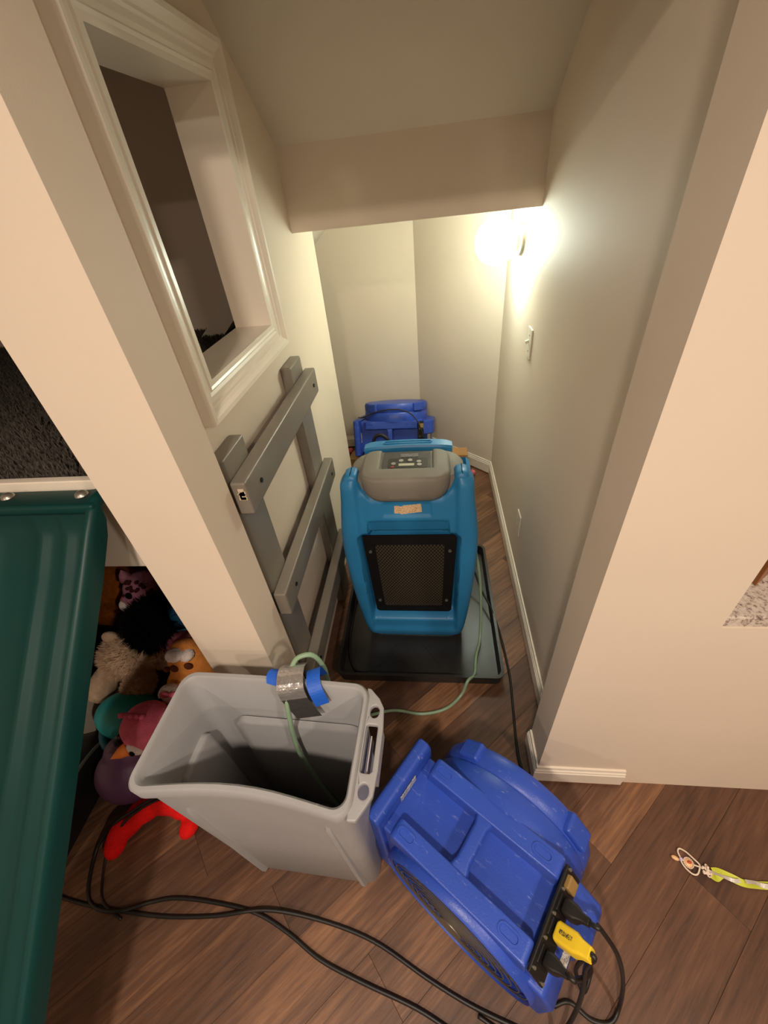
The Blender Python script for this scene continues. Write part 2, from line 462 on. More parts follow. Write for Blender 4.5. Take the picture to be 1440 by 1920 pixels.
# baseboards: stepped profile, small raw strip at the floor
def baseboard(name, path, label=None, z0=0.014, h=0.088, t=0.014):
    """path: plan polyline along the wall face; the board stands to the left of the walking direction"""
    prof = [(0, z0), (t, z0), (t, z0 + h * 0.72), (t * 0.8, z0 + h * 0.76), (t * 0.8, z0 + h * 0.84), (t * 0.55, z0 + h * 0.88), (t * 0.45, z0 + h), (0, z0 + h)]
    P = [Vector(p) for p in path]
    loops = []
    for i, p in enumerate(P):
        d0 = (P[i] - P[i - 1]).normalized() if i > 0 else (P[1] - P[0]).normalized()
        d1 = (P[i + 1] - P[i]).normalized() if i < len(P) - 1 else d0
        n0 = Vector((-d0.y, d0.x)); n1 = Vector((-d1.y, d1.x))
        nn = (n0 + n1).normalized(); k = 1 / max(0.3, nn.dot(n0))
        loops.append([(p.x + nn.x * a * k, p.y + nn.y * a * k, z) for a, z in prof])
    o = MB().loft(loops).build(name, M['trim'])
    struct(o, label, 'baseboard' if label else None)
    sh = []
    for i, p in enumerate(P):
        d0 = (P[i] - P[i - 1]).normalized() if i > 0 else (P[1] - P[0]).normalized()
        d1 = (P[i + 1] - P[i]).normalized() if i < len(P) - 1 else d0
        n0 = Vector((-d0.y, d0.x)); n1 = Vector((-d1.y, d1.x))
        nn = (n0 + n1).normalized(); k = 1 / max(0.3, nn.dot(n0))
        sh.append([(p.x + nn.x * a * k, p.y + nn.y * a * k, z) for a, z in ((0, 0.0005), (t * 0.8, 0.0005), (t * 0.8, z0), (0, z0))])
    MB().loft(sh).build('raw_wood_strip', M['shoe'], o)
    return o
baseboard('baseboard_right', [(XR, 0.69), (XR, 2.475), (-0.087, 2.945)], 'white baseboard along the passage wall and its angled end')
baseboard('baseboard_front', [(0.597, 0.575), (0.325, 0.575), (0.325, 0.69)][::1], 'short white baseboard wrapping the right corner of the passage')
baseboard('baseboard_back', [(-0.087, 2.945), (-1.7, 2.945)], 'white baseboard behind the far blue fan')

# framed opening: casing of four mitred boards, reveal lining
win = thing('window_1', 'white moulded frame around the opening to the loft', 'opening', (XL, (OY0 + OY1) / 2, OZ0 - 0.066))
win['kind'] = 'structure'
wc = Vector(win.location)
prof = [(0.0, 0.0), (0.0, 0.012), (0.006, 0.014), (0.010, 0.011), (0.018, 0.013), (0.030, 0.013), (0.034, 0.018), (0.040, 0.018), (0.046, 0.024), (0.054, 0.030), (0.064, 0.031), (0.066, 0.028), (0.066, 0.0)]
cr = [(OY0, OZ0, -1, -1), (OY1, OZ0, 1, -1), (OY1, OZ1, 1, 1), (OY0, OZ1, -1, 1)]
for i in range(4):
    a, b = cr[i], cr[(i + 1) % 4]
    loops = [[(XL + h, c[0] + c[2] * d, c[1] + c[3] * d) for d, h in prof] for c in (a, b)]
    MB().loft(loops).build('casing_board', M['trim'], win, offset=wc)
rv = MB(); t = 0.012
rv.box((-0.612, OY0, OZ0), (XL + 0.012, OY1, OZ0 + t)); rv.box((-0.612, OY0, OZ1 - t), (XL + 0.012, OY1, OZ1))
rv.box((-0.612, OY0, OZ0 + t), (XL + 0.012, OY0 + t, OZ1 - t)); rv.box((-0.612, OY1 - t, OZ0 + t), (XL + 0.012, OY1, OZ1 - t))
rv.build('reveal_lining', M['trim'], win, offset=wc)

# ================================================================== WALL FITTINGS
# globe lamp
lp = thing('wall_lamp', 'lit white globe lamp on the right passage wall', 'lamp', (XR, 2.10, 1.425))
MB().lathe([(0.0, 0.0), (0.062, 0.0), (0.062, -0.008), (0.055, -0.018), (0.040, -0.022), (0.040, -0.034), (0.0, -0.034)], 'x').build('base', M['lampbase'], lp, smooth=True, label='brushed metal base disc')
MB().ball((-0.112, 0, 0), 0.088, 4).build('globe', M['globe'], lp, smooth='all')
# light switch
sw = thing('light_switch', 'white toggle light switch on the right passage wall', 'switch', (XR, 1.755, 1.105))
MB().box((-0.006, -0.035, -0.0575), (0, 0.035, 0.0575)).build('plate', M['plate'], sw, bevel=0.003)
MB().box((-0.020, -0.005, 0.0), (-0.005, 0.005, 0.012), Matrix.Rotation(radians(-20), 3, 'Y')).build('toggle', M['plate'], sw, bevel=0.0015)
for z in (-0.03, 0.03): MB().cyl((-0.0075, 0, z), (-0.005, 0, z), 0.0032, n=10).build('screw', M['button'], sw)
# blank plate
bp_ = thing('outlet_cover', 'blank white cover plate low on the right passage wall', 'cover', (XR, 1.535, 0.345))
MB().box((-0.006, -0.035, -0.0575), (0, 0.035, 0.0575)).build('plate', M['plate'], bp_, bevel=0.003)
for z in (-0.021, 0.021): MB().cyl((-0.0075, 0, z), (-0.005, 0, z), 0.0032, n=10).build('screw', M['button'], bp_)
# counter with backsplash and cabinet beyond the opening
ct = thing('counter', 'speckled granite counter seen through the right wall opening', 'counter', (0.85, 0.9, 0.86))
MB().box((-0.257, -0.322, 0.0), (0.70, 0.45, 0.032)).build('countertop', M['granite'], ct, bevel=0.004)
MB().box((-0.257, -0.205, 0.032), (-0.185, -0.188, 0.052)).build('backsplash', M['granite'], ct, bevel=0.003)
cb = thing('cabinet', 'orange-brown wooden cabinet standing on the granite counter', 'cabinet', (0.691, 0.660, 0.893))
MB().prism([(0, 0), (0.40, 0.31), (0.30, 0.55), (0.01, 0.40)], 0, 0.5).build('carcass', M['cabinet'], cb, bevel=0.002)
MB().prism([(0.022, 0.009), (0.027, 0.003), (0.380, 0.277), (0.375, 0.283)], 0.03, 0.47).build('door', M['cabinet'], cb, bevel=0.002)

# ================================================================== LADDER
ld = thing('wall_ladder', 'grey painted wooden ladder fixed to the left wall', 'ladder', (XL, 1.12, 0))
lo_ = Vector(ld.location)
for y0, y1 in ((0.755, 0.885), (1.342, 1.478)):
    MB().box((XL, y0, 0), (XL + 0.038, y1, 1.205)).build('rail', M['greywood'], ld, bevel=0.006, offset=lo_)
for zt in (1.152, 0.765, 0.362):
    r = MB().box((XL + 0.038, 0.742, zt - 0.092), (XL + 0.077, 1.500, zt)).build('rung', M['greywood'], ld, bevel=0.006, offset=lo_)
    for y in (0.825, 1.44):
        MB().cyl((XL + 0.076, y, zt - 0.047), (XL + 0.080, y, zt - 0.047), 0.0065, n=10).build('screw_head', M['screw'], r, offset=lo_)
    if zt > 1.1:
        c = MB()
        for k in range(7):
            yy = 0.742 + random.random() * 0.004; 
            c.box((XL + 0.048 + random.random() * 0.022, 0.7408, zt - 0.015 - random.random() * 0.045), (XL + 0.052 + random.random() * 0.022, 0.7425, zt - 0.010 - random.random() * 0.05))
        c.build('paint_chip', M['chip'], r, offset=lo_)

# ================================================================== DEHUMIDIFIER
dz = 0.014
dh = thing('dehumidifier', 'light blue dehumidifier with grey control top, standing in black tray', 'dehumidifier', (-0.100, 1.11, dz), (0, 0, radians(-0.5)))
def dh_w(z):      # half width over height (barrel)
    t = z / 0.84
    return 0.212 + 0.050 * sin(min(1, t * 1.15) * pi * 0.62) - 0.018 * sstep(0.65, 1.0, t)
def dh_y(z):      # front line leans back
    return 0.015 * sstep(0.0, 0.1, 0.1 - z) + 0.075 * (z / 0.84) ** 2.2
def dh_front(x, z):
    """depth of the moulded front behind its foremost line"""
    ax = abs(x); d = 0.0
    wz = dh_w(z)
    fl_in = 0.190                       # inner side of the flanges
    # central field slightly recessed
    d += 0.016 * (1 - sstep(fl_in - 0.02, fl_in + 0.004, ax)) * sstep(0.05, 0.09, z)
    # grille well: trapezoid
    hw = 0.172 + 0.012 * (z - 0.15) / 0.45
    well = (1 - sstep(hw, hw + 0.014, ax)) * sstep(0.125, 0.15, z) * (1 - sstep(0.585, 0.602, z))
    d += 0.062 * well
    # sloping pocket above the well
    pk = (1 - sstep(0.150, 0.158, ax)) * sstep(0.560, 0.572, z) * (1 - sstep(0.655, 0.664, z))
    d = max(d, (0.018 + 0.034 * (1 - (z - 0.575) / 0.09)) * pk) if pk > 0 else d
    # label recess
    lb = (1 - sstep(0.086, 0.091, ax)) * sstep(0.678, 0.683, z) * (1 - sstep(0.730, 0.735, z))
    d += 0.006 * lb
    # upper field below grey head falls back
    d += 0.010 * sstep(0.76, 0.79, z) * (1 - sstep(0.15, 0.19, ax))
    return d
def dh_top(x):
    ax = abs(x)
    return 0.758 + 0.070 * sstep(0.125, 0.190, ax)
DEPTH = 0.47
fx = [-1 + 2 * i / 96 for i in range(97)]
loops = []
NZ = 110
for k in range(NZ + 1):
    t = k / NZ
    row = []
    # back-left to front-left along the side, the front, then the right side
    zz = lambda x: 0.0 + t * dh_top(x)
    def zs(s):
        return 0.0 + t * (0.828 - 0.15 * sstep(0.12, 0.42, s))
    z_e = zz(0.24); we = dh_w(z_e); ye = dh_y(z_e)
    rc = 0.035
    rb = 0.02 * (1 - sstep(0.0, 0.03, z_e)) + 0.022 * sstep(0.80, 0.842, z_e)
    row.append((-(dh_w(zs(1)) - rb), DEPTH, zs(1)))
    for s in (0.7, 0.45, 0.3, 0.2, 0.1): row.append((-(dh_w(zs(s)) - rb), ye + rc + (DEPTH - ye - rc) * s, zs(s)))
    for a in (0, 22, 45, 68): row.append((-(we - rb - rc + rc * cos(radians(a))), ye + rb * 0.6 + rc - rc * sin(radians(a)), z_e))
    for u in fx:
        hw = dh_w(z_e) - rb - rc
        x = u * hw
        z = zz(x)
        row.append((x, dh_y(z) + dh_front(x, z) + rb * 0.6, z))
    for a in (68, 45, 22, 0): row.append(((we - rb - rc + rc * cos(radians(a))), ye + rb * 0.6 + rc - rc * sin(radians(a)), z_e))
    for s in (0.1, 0.2, 0.3, 0.45, 0.7): row.append((dh_w(zs(s)) - rb, ye + rc + (DEPTH - ye - rc) * s, zs(s)))
    row.append((dh_w(zs(1)) - rb, DEPTH, zs(1)))
    loops.append(row)
hs = MB().loft(loops, closed=True, cap0=False, cap1=False)
# bottom and top closures
hs.box((-0.20, 0.06, 0.002), (0.20, 0.46, 0.02))
hs.build('housing', M['dehblue'], dh, smooth=True, angle=60)
# posts: fill behind the raised flange tops
for sx in (-1, 1):
    fp = MB(); ll = []
    for z, xi, xo, y0, y1, ins in ((0.66, 0.180, 0.2345, 0.075, 0.20, 0), (0.74, 0.178, 0.2305, 0.080, 0.19, 0), (0.80, 0.174, 0.2262, 0.086, 0.175, 0), (0.828, 0.172, 0.2235, 0.088, 0.165, 0.0), (0.838, 0.172, 0.2235, 0.088, 0.165, 0.004), (0.844, 0.172, 0.2235, 0.088, 0.165, 0.012)):
        ll.append([(sx * x, y, z) for x, y in rrect(xi + ins, y0 + ins, xo - ins, y1 - ins, 0.020 - ins * 0.4, 5)])
    fp.loft(ll).build('shoulder', M['dehblue'], dh, smooth=True, angle=60)
# grey rear shell and grey control head
gs = MB()
lp_ = []
for z, s in ((0.60, 1.0), (0.785, 1.0), (0.815, 0.98), (0.828, 0.92)):
    lp_.append([(x * s, 0.19 + (y - 0.19) * s, z) for x, y in rrect(-0.212, 0.09, 0.212, 0.285, 0.075, 8)])
gs.loft(lp_); gs.build('rear_shell', M['dehgrey'], dh, smooth=True, angle=50)
def arc(cx, cy, r, a0, a1, n=7):
    return [(cx + r * cos(radians(a0 + (a1 - a0) * k / n)), cy + r * sin(radians(a0 + (a1 - a0) * k / n))) for k in range(n + 1)]
u_out = arc(-0.157 + 0.062, 0.028 + 0.062, 0.062, 180, 270) + arc(0.157 - 0.062, 0.028 + 0.062, 0.062, 270, 360) + arc(0.157 - 0.045, 0.190, 0.045, 0, 90) + [(0.096, 0.236), (0.096, 0.108), (-0.090, 0.108), (-0.090, 0.236)] + arc(-0.157 + 0.045, 0.190, 0.045, 90, 180)
def inset(poly, d):
    n = len(poly); out = []
    for i in range(n):
        p0, p1, p2 = Vector(poly[i - 1]), Vector(poly[i]), Vector(poly[(i + 1) % n])
        e0 = (p1 - p0); e1 = (p2 - p1)
        e0 = e0.normalized() if e0.length > 1e-7 else e1.normalized(); e1 = e1.normalized() if e1.length > 1e-7 else e0
        n0, n1 = Vector((-e0.y, e0.x)), Vector((-e1.y, e1.x))
        m = (n0 + n1); m = m.normalized() if m.length > 1e-6 else n0
        out.append(p1 + m * d / max(0.5, m.dot(n0)))
    return out
hl = []
for z, sx, fy, ins in ((0.760, 0.74, 0.026, 0), (0.764, 0.80, 0.016, 0), (0.772, 0.88, 0.009, 0), (0.785, 0.945, 0.004, 0), (0.805, 0.985, 0.001, 0), (0.828, 1, 0, 0), (0.852, 1, 0, 0.0), (0.860, 1, 0, 0.003), (0.865, 1, 0, 0.008), (0.867, 1, 0, 0.015)):
    hl.append([(p[0] * sx, p[1] + fy * max(0, 1 - (p[1] - 0.028) / 0.12), z) for p in inset(u_out, ins)])
head = MB().loft(hl).box((-0.092, 0.10, 0.79), (0.098, 0.228, 0.850)).build('control_head', M['dehgrey'], dh, smooth=True, angle=50)
MB().plate(rrect(-0.062, 0.790, 0.055, 0.822, 0.012, 4), [rrect(-0.059, 0.793, 0.052, 0.819, 0.010, 4)], 0.0265, 0.032, 'y').build('moulded_frame', M['dehgrey'], head)
# control overlay sunk between the head's two lobes
def zt(y): return 0.852 + 0.02 * (y - 0.108)
ov = MB().loft([[(x, y, zt(y) + h) for x, y in rrect(-0.084, 0.108, 0.090, 0.228, 0.008, 3)] for h in (-0.004, 0.0015)]).build('control_panel', M['panel'], dh)
MB().loft([[(x, y, zt(y) + h) for x, y in rrect(-0.064, 0.120, 0.080, 0.182, 0.010, 3)] for h in (0.0015, 0.0026)]).build('display_surround', M['paneldark'], ov)
MB().loft([[(x, y, zt(y) + h) for x, y in rrect(-0.024, 0.133, 0.032, 0.147, 0.002, 2)] for h in (0.002, 0.0036)]).build('display', M['lcd'], ov)
for x, y in ((-0.043, 0.147), (-0.016, 0.166), (0.016, 0.168), (0.048, 0.158), (0.050, 0.138)):
    MB().cyl((x, y, zt(y) + 0.002), (x, y, zt(y) + 0.0045), 0.0085, n=16).build('button', M['button'], ov)
MB().cyl((-0.045, 0.127, zt(0.127) + 0.002), (-0.045, 0.127, zt(0.127) + 0.004), 0.006, n=14).build('button', M['red'], ov)
MB().box((-0.02, 0.190, zt(0.19) + 0.001), (0.045, 0.213, zt(0.2) + 0.0035)).build('instruction_print', printed('overlay_print', (78, 78, 78), (150, 148, 145), 700, 0.5), ov)
# handle: bowed bar with a grip slot, on two arms
hb = MB(); lp_ = []
for u in [i / 16 for i in range(17)]:
    x = -0.172 + 0.344 * u; bow = 0.012 * (1 - (2 * u - 1) ** 2)
    e = 0.006 * (1 - min(1, min(u, 1 - u) * 12))
    lp_.append([(x, 0.290 + yy + (e if yy < 0.025 else -e), 0.782 + bow * 0.6 + zz_ + (-e if zz_ > 0.03 else e)) for yy, zz_ in ((0, -0.020), (0, 0.050), (0.006, 0.058), (0.050, 0.058), (0.056, 0.050), (0.056, -0.020), (0.05, -0.024), (0.006, -0.024))])
hb.loft(lp_)
for sx in (-1, 1): hb.box((sx * 0.155 - 0.016, 0.295, 0.64), (sx * 0.155 + 0.016, 0.345, 0.80))
hn = hb.build('handle', M['dehblue'], dh, smooth=True, angle=35)
MB().plate(rrect(-0.095, 0.3085, 0.095, 0.3285, 0.009, 4), [rrect(-0.090, 0.3120, 0.090, 0.3250, 0.006, 4)], 0.842, 0.8495).build('grip_slot', M['dehblue'], hn)
# grille: black frame, expanded mesh, bolts
def gp(x, z, off=0.0):
    return Vector((x, dh_y(z) + 0.036 + off - 0.004 * (z - 0.15), z))
gf = MB()
out = rrect(-0.174, 0.160, 0.174, 0.582, 0.016, 5); inn = rrect(-0.132, 0.192, 0.132, 0.536, 0.004, 5)
def gw(p, o): # slight trapezoid
    return gp(p[0] * (0.93 + 0.12 * (p[1] - 0.16) / 0.42), p[1], o)
for o0, o1 in ((0, 0.004),):
    n = len(out)
    rings = [[gw(p, 0.004) for p in out], [gw(p, 0.0) for p in out], [gw(p, 0.0) for p in inn], [gw(p, 0.010) for p in inn]]
    gf.loft(rings, False, False)
gfo = gf.build('grille_frame', M['black'], dh)
MB().loft([[gw(p, 0.012) for p in inn], [gw(p, 0.014) for p in inn]]).build('filter', M['void'], dh, label='dark filter behind the mesh')
gm = MB()
def seg(a, b, wd=0.0009):
    d = (Vector((b[0], 0, b[1])) - Vector((a[0], 0, a[1]))); nrm = Vector((-d.z, 0, d.x)).normalized() * wd
    q = []
    for p in (a, b):
        for sgn in (-1, 1):
            q.append(gw((p[0] + nrm.x * sgn, p[1] + nrm.z * sgn), 0.004))
    vs = [gm.bm.verts.new(v) for v in (q[0], q[1], q[3], q[2])]
    gm.bm.faces.new(vs)
X0, X1, Z0, Z1 = -0.132, 0.132, 0.192, 0.536
pit = 0.0105
for sgn in (1, -1):
    c = -1.0
    while c < 1.6:
        # line x*sgn*1.25 + z = c
        pts = []
        for x in (X0, X1):
            z = c - sgn * 1.25 * x
            if Z0 <= z <= Z1: pts.append((x, z))
        for z in (Z0, Z1):
            x = (c - z) / (sgn * 1.25)
            if X0 < x < X1: pts.append((x, z))
        if len(pts) >= 2: seg(pts[0], pts[1])
        c += pit * 1.6
gm.build('grille_mesh', M['mesh'], dh, kind='stuff')
for x, z in ((-0.152, 0.505), (0.152, 0.508), (-0.150, 0.232), (0.150, 0.236)):
    p = gw((x, z), 0)
    MB().cyl(p + Vector((0, -0.005, 0)), p, 0.0065, n=12).build('bolt', M['bolt'], gfo)
# torn sticker
pts = [(-0.048, 0.689), (-0.046, 0.720), (-0.030, 0.720), (-0.022, 0.716), (-0.012, 0.721), (0.052, 0.727), (0.055, 0.694), (-0.022, 0.685), (-0.026, 0.689)]
MB().loft([[Vector((x, dh_y(z) + dh_front(x, z) - o, z)) for x, z in pts] for o in (0.0, 0.0012)]).build('torn_sticker', M['sticker'], dh, label='torn tan paper sticker')
# wheels at the back
for sx in (-1, 1):
    MB().lathe([(0, -0.02), (0.085, -0.02), (0.09, -0.01), (0.09, 0.01), (0.085, 0.02), (0, 0.02)], 'x', (sx * 0.215, 0.44, 0.09), 24).build('wheel', M['fandark'], dh, smooth=True)

# tray
tr = thing('drip_tray', 'black plastic drip tray under the light blue dehumidifier', 'tray', (-0.080, 1.30, 0.0))
TX, TY, TH = 0.350, 0.395, 0.058
t = MB()
o1 = [(x, y) for x, y in rrect(-TX, -TY, TX, TY, 0.035, 5)]; o2 = rrect(-TX + 0.012, -TY + 0.012, TX - 0.012, TY - 0.012, 0.028, 5)
o3 = rrect(-TX + 0.02, -TY + 0.02, TX - 0.02, TY - 0.02, 0.025, 5); o0 = rrect(-TX + 0.008, -TY + 0.008, TX - 0.008, TY - 0.008, 0.03, 5)
t.loft([[(x, y, 0.0005) for x, y in o0], [(x, y, TH - 0.006) for x, y in o0], [(x, y, TH - 0.006) for x, y in o1], [(x, y, TH) for x, y in o1], [(x, y, TH) for x, y in o2], [(x, y, 0.010) for x, y in o3]])
t.build('pan', M['tray'], tr, smooth=True, angle=30)
for ang_, x, y in ((55, -0.13, -0.265), (-55, 0.06, -0.265)):
    MB().box((-0.075, -0.006, 0.0095), (0.075, 0.006, 0.0125), Matrix.Rotation(radians(ang_), 3, 'Z'), (0, 0, 0)).build('floor_rib', M['tray'], tr, bevel=0.001, offset=(-x, -y, 0))

# ================================================================== AIR MOVERS
def make_fan(label, loc, rot):
    root = thing('air_mover', label, 'fan', loc, rot, 'blue drum air movers')
    h = MB()
    # near drum cheek, far drum cheek
    cz, cl = 0.213, 0.03
    h.lathe([(0.196, 0.004), (0.197, -0.010), (0.200, -0.015), (0.2045, -0.010), (0.2055, 0.004), (0.2055, 0.05), (0.15, 0.05), (0.15, 0.02)], 'y', (cl, 0, 0.2075), 64)
    h.lathe([(0.0, 0.205), (0.195, 0.205), (0.212, 0.215), (0.2135, 0.235), (0.2135, 0.27), (0.209, 0.276), (0.2135, 0.282), (0.2135, 0.318), (0.207, 0.330), (0.19, 0.334), (0.0, 0.334)], 'y', (cl, 0, cz), 64)
    h.build('drum', M['fanblue'], root, smooth=True, angle=45)
    b = MB()
    b.prism([(-0.205, 0.004), (-0.205, 0.368), (0.190, 0.368), (0.218, 0.340), (0.236, 0.20), (0.205, 0.06), (0.15, 0.004)], 0.012, 0.222, 'y')
    # snout: raised lip along the outlet end
    b.prism([(-0.238, 0.002), (-0.242, 0.20), (-0.234, 0.412), (-0.226, 0.426), (-0.200, 0.426), (-0.190, 0.408), (-0.188, 0.30), (-0.19, 0.002)], -0.002, 0.232, 'y')
    b.build('housing', M['fanblue'], root, bevel=0.007, seg=3)
    rg = MB()
    for y0, y1 in ((0.004, 0.052), (0.172, 0.222)):
        rg.prism([(-0.168, 0.36), (-0.160, 0.412), (-0.150, 0.420), (0.178, 0.420), (0.186, 0.414), (0.192, 0.36)], y0, y1, 'y')
    rg.build('panel_ridge', M['fanblue'], root, bevel=0.007, seg=3)
    hn = MB()
    hn.loft([[(x * s + 0.006, y, z - 0.0035 * (s > 1)) for x, z in ((-0.018, 0.395), (-0.022, 0.405), (-0.016, 0.420), (0.016, 0.420), (0.022, 0.405), (0.018, 0.395))] for y, s in ((0.040, 1.35), (0.050, 1.25), (0.072, 0.85), (0.155, 0.85), (0.174, 1.2), (0.184, 1.3))])
    hn.build('handle', M['fanblue'], root, bevel=0.005, seg=2)
    # oblong dimples on the ridges
    for x, y in ((-0.125, 0.028), (-0.125, 0.197), (0.140, 0.028), (0.140, 0.197)):
        lp2 = []
        for hgt, g in ((0.4185, 0.0), (0.4225, 0.0), (0.4225, 0.004), (0.4192, 0.006)):
            lp2.append([(px, py, hgt) for px, py in rrect(x - 0.024 + g, y - 0.013 + g, x + 0.024 - g, y + 0.013 - g, 0.0125 - g, 5)])
        MB().loft(lp2).build('foot_dimple', M['fanblue'], root, smooth=True, angle=40)
    # stacking lugs on the far rim
    for a_, wd in ((128, 0.034), (42, 0.04), (-40, 0.03), (220, 0.03)):
        rt = Matrix.Rotation(radians(90 - a_), 3, 'Y')
        c = Vector((cl, 0.305, cz)) + Vector((cos(radians(a_)) * 0.210, 0, sin(radians(a_)) * 0.210))
        MB().box(c - Vector((wd, 0.026, 0.018)), c + Vector((wd, 0.026, 0.016)), rt).build('stacking_lug', M['fanblue'], root, bevel=0.008, seg=3)
    # shoulders beside the control strip
    sh = MB()
    sh.prism([(0.19, 0.05), (0.20, 0.372), (0.222, 0.378), (0.285, 0.330), (0.292, 0.30), (0.292, 0.12), (0.26, 0.05)], 0.125, 0.215, 'y')
    sh.prism([(0.19, 0.03), (0.20, 0.318), (0.24, 0.312), (0.268, 0.26), (0.268, 0.08), (0.23, 0.03)], 0.0, 0.130, 'y')
    sh.build('motor_box', M['fanblue'], root, bevel=0.009, seg=3)
    # grille of concentric rings over a dark well
    gz = 0.2075
    gr = MB()
    for k in range(10):
        r = 0.030 + k * 0.0180
        n = 56
        gr.tube([(cl + r * cos(2 * pi * i / n), -0.009 - 0.008 * (1 - (k / 9) ** 2), gz + r * sin(2 * pi * i / n)) for i in range(n)], 0.0015, 5, 1, True)
    for i in range(6):
        a_ = pi * i / 3 + 0.3
        gr.tube([(cl + 0.02 * cos(a_), -0.014, gz + 0.02 * sin(a_)), (cl + 0.1 * cos(a_), -0.011, gz + 0.1 * sin(a_)), (cl + 0.198 * cos(a_), -0.004, gz + 0.198 * sin(a_))], 0.0016, 5, 2)
    gr.lathe([(0, -0.020), (0.03, -0.020), (0.032, -0.013), (0, -0.013)], 'y', (cl, 0, gz), 24)
    gr.build('grille', M['wire'], root, smooth=True, label='steel ring grille')
    MB().lathe([(0, 0.006), (0.197, 0.006), (0.197, 0.0075), (0, 0.0075)], 'y', (cl, 0, gz), 48).build('intake_well', M['fandark'], root)
    # control strip on the sloping edge
    cs = MB().prism([(0.188, 0.412), (0.194, 0.416), (0.228, 0.372), (0.222, 0.366)], 0.006, 0.214, 'y').build('control_strip', M['fandark'], root, bevel=0.002, label='black control strip with outlets')
    nv = Vector((0.79, 0, 0.61)); 
    def onp(s, y): return Vector((0.194 + 0.034 * s, y, 0.416 - 0.044 * s))
    rt = Matrix.Rotation(radians(52), 3, 'Y')
    for y, l2 in ((0.192, 'switch'), ):
        c = onp(0.5, y - 0.006)
        MB().box(c - Vector((0.016, 0.014, 0.004)), c + Vector((0.016, 0.014, 0.012)), rt).build('rocker_switch', mat('switch_amber', (150, 120, 70), 0.4), cs, bevel=0.003)
    for y in (0.144, 0.097, 0.046):
        c = onp(0.5, y)
        MB().box(c - Vector((0.019, 0.018, 0.003)), c + Vector((0.019, 0.018, 0.004)), rt).build('outlet', M['black'], cs, bevel=0.003)
    for s, y in ((0.15, 0.208), (0.15, 0.168), (0.85, 0.166), (0.15, 0.118), (0.15, 0.072), (0.15, 0.018), (0.85, 0.012)):
        c = onp(s, y); MB().cyl(c, c + nv * 0.004, 0.0034, n=8).build('screw', M['bolt'], cs)
    # stickers
    MB().box((-0.1885, 0.085, 0.374), (-0.1865, 0.150, 0.402)).build('sticker', M['label'], root, label='worn grey printed sticker')
    MB().prism([(0.2465, 0.3015), (0.2475, 0.3020), (0.2652, 0.2692), (0.2640, 0.2690)], 0.062, 0.118, 'y').build('label_plate', printed('white_rating_label', (226, 222, 214), (120, 116, 110), 800, 0.5), root, label='white rating label')
    return root
FA = radians(-34.8)
front_fan = make_fan('blue air mover with cords plugged in, between the grey bin and the doorway', (0.002, 0.192, 0.002), (0, 0, FA))
rear_fan = make_fan('blue air mover on a cardboard box at the far end of the passage', (-0.272, 2.755, 0.108), (radians(70), 0, radians(-2)))

# ================================================================== CARDBOARD BOX, BALLS
bx = thing('cardboard_box', 'brown cardboard box under the far blue air mover', 'box', (-0.20, 2.62, 0))
MB().prism([(-0.24, 0.001), (-0.24, 0.222), (-0.10, 0.200), (0.10, 0.110), (0.22, 0.095), (0.22, 0.001)], -0.37, 0.17, 'x').build('carton', M['card'], bx, bevel=0.002)
MB().prism([(0.17, 0.222), (0.170, 0.218), (0.428, 0.216), (0.428, 0.220)], -0.24, -0.14, 'y').build('flap', M['card'], bx)
MB().prism([(-0.24, 0.09), (-0.24, 0.215), (-0.235, 0.215), (-0.235, 0.08)], 0.17, 0.426, 'x').build('flap', M['card'], bx)
bl = MB().ball((0, 0, 0), 0.021, 3).build('ball', M['pinkball'], None, smooth='all')
bl.location = (0.275, 2.47, 0.022); tag(bl, 'small pink ball on the floor near the angled baseboard', 'ball')
bl2 = MB().ball((0, 0, 0), 0.021, 3).build('ball', M['pinkball'], None, smooth='all')
bl2.location = (-0.655, 2.85, 0.022); tag(bl2, 'small pink ball left of the cardboard box by the back wall', 'ball')

# ================================================================== GREY BIN
bn = thing('storage_bin', 'tall grey plastic bin with end handle, open and taped at the rim', 'bin', (-0.386, 0.362, 0), (0, 0, radians(-2.6)))
def binloop(z, hx0, hx1, hy, r, bow, n=10):
    out = []
    def side(p, q, m):
        for i in range(m):
            t_ = i / m; out.append((p[0] + (q[0] - p[0]) * t_, p[1] + (q[1] - p[1]) * t_))
    L, R_, D = -hx0, hx1, hy
    pts = []
    for cx, cy, a0 in ((R_ - r, D - r, 0), (L + r, D - r, 90), (L + r, -D + r, 180), (R_ - r, -D + r, 270)):
        arc = [(cx + r * cos(radians(a0 + 90 * k / 6)), cy + r * sin(radians(a0 + 90 * k / 6))) for k in range(7)]
        pts.append(arc)
    loop = []
    for i in range(4):
        loop += pts[i]
        p, q = pts[i][-1], pts[(i + 1) % 4][0]
        for k in range(1, n): loop.append((p[0] + (q[0] - p[0]) * k / n, p[1] + (q[1] - p[1]) * k / n))
    res = []
    for x, y in loop:
        u = max(-1, min(1, (x - (L + R_) / 2) / ((R_ - L) / 2)))
        bowf = bow * (cos(u * pi / 2) ** 1.2 if abs(u) < 1 else 0)
        yy = y + (bowf if y < 0 else bowf * 0.15)
        res.append((x, yy, z))
    return res
b = MB()
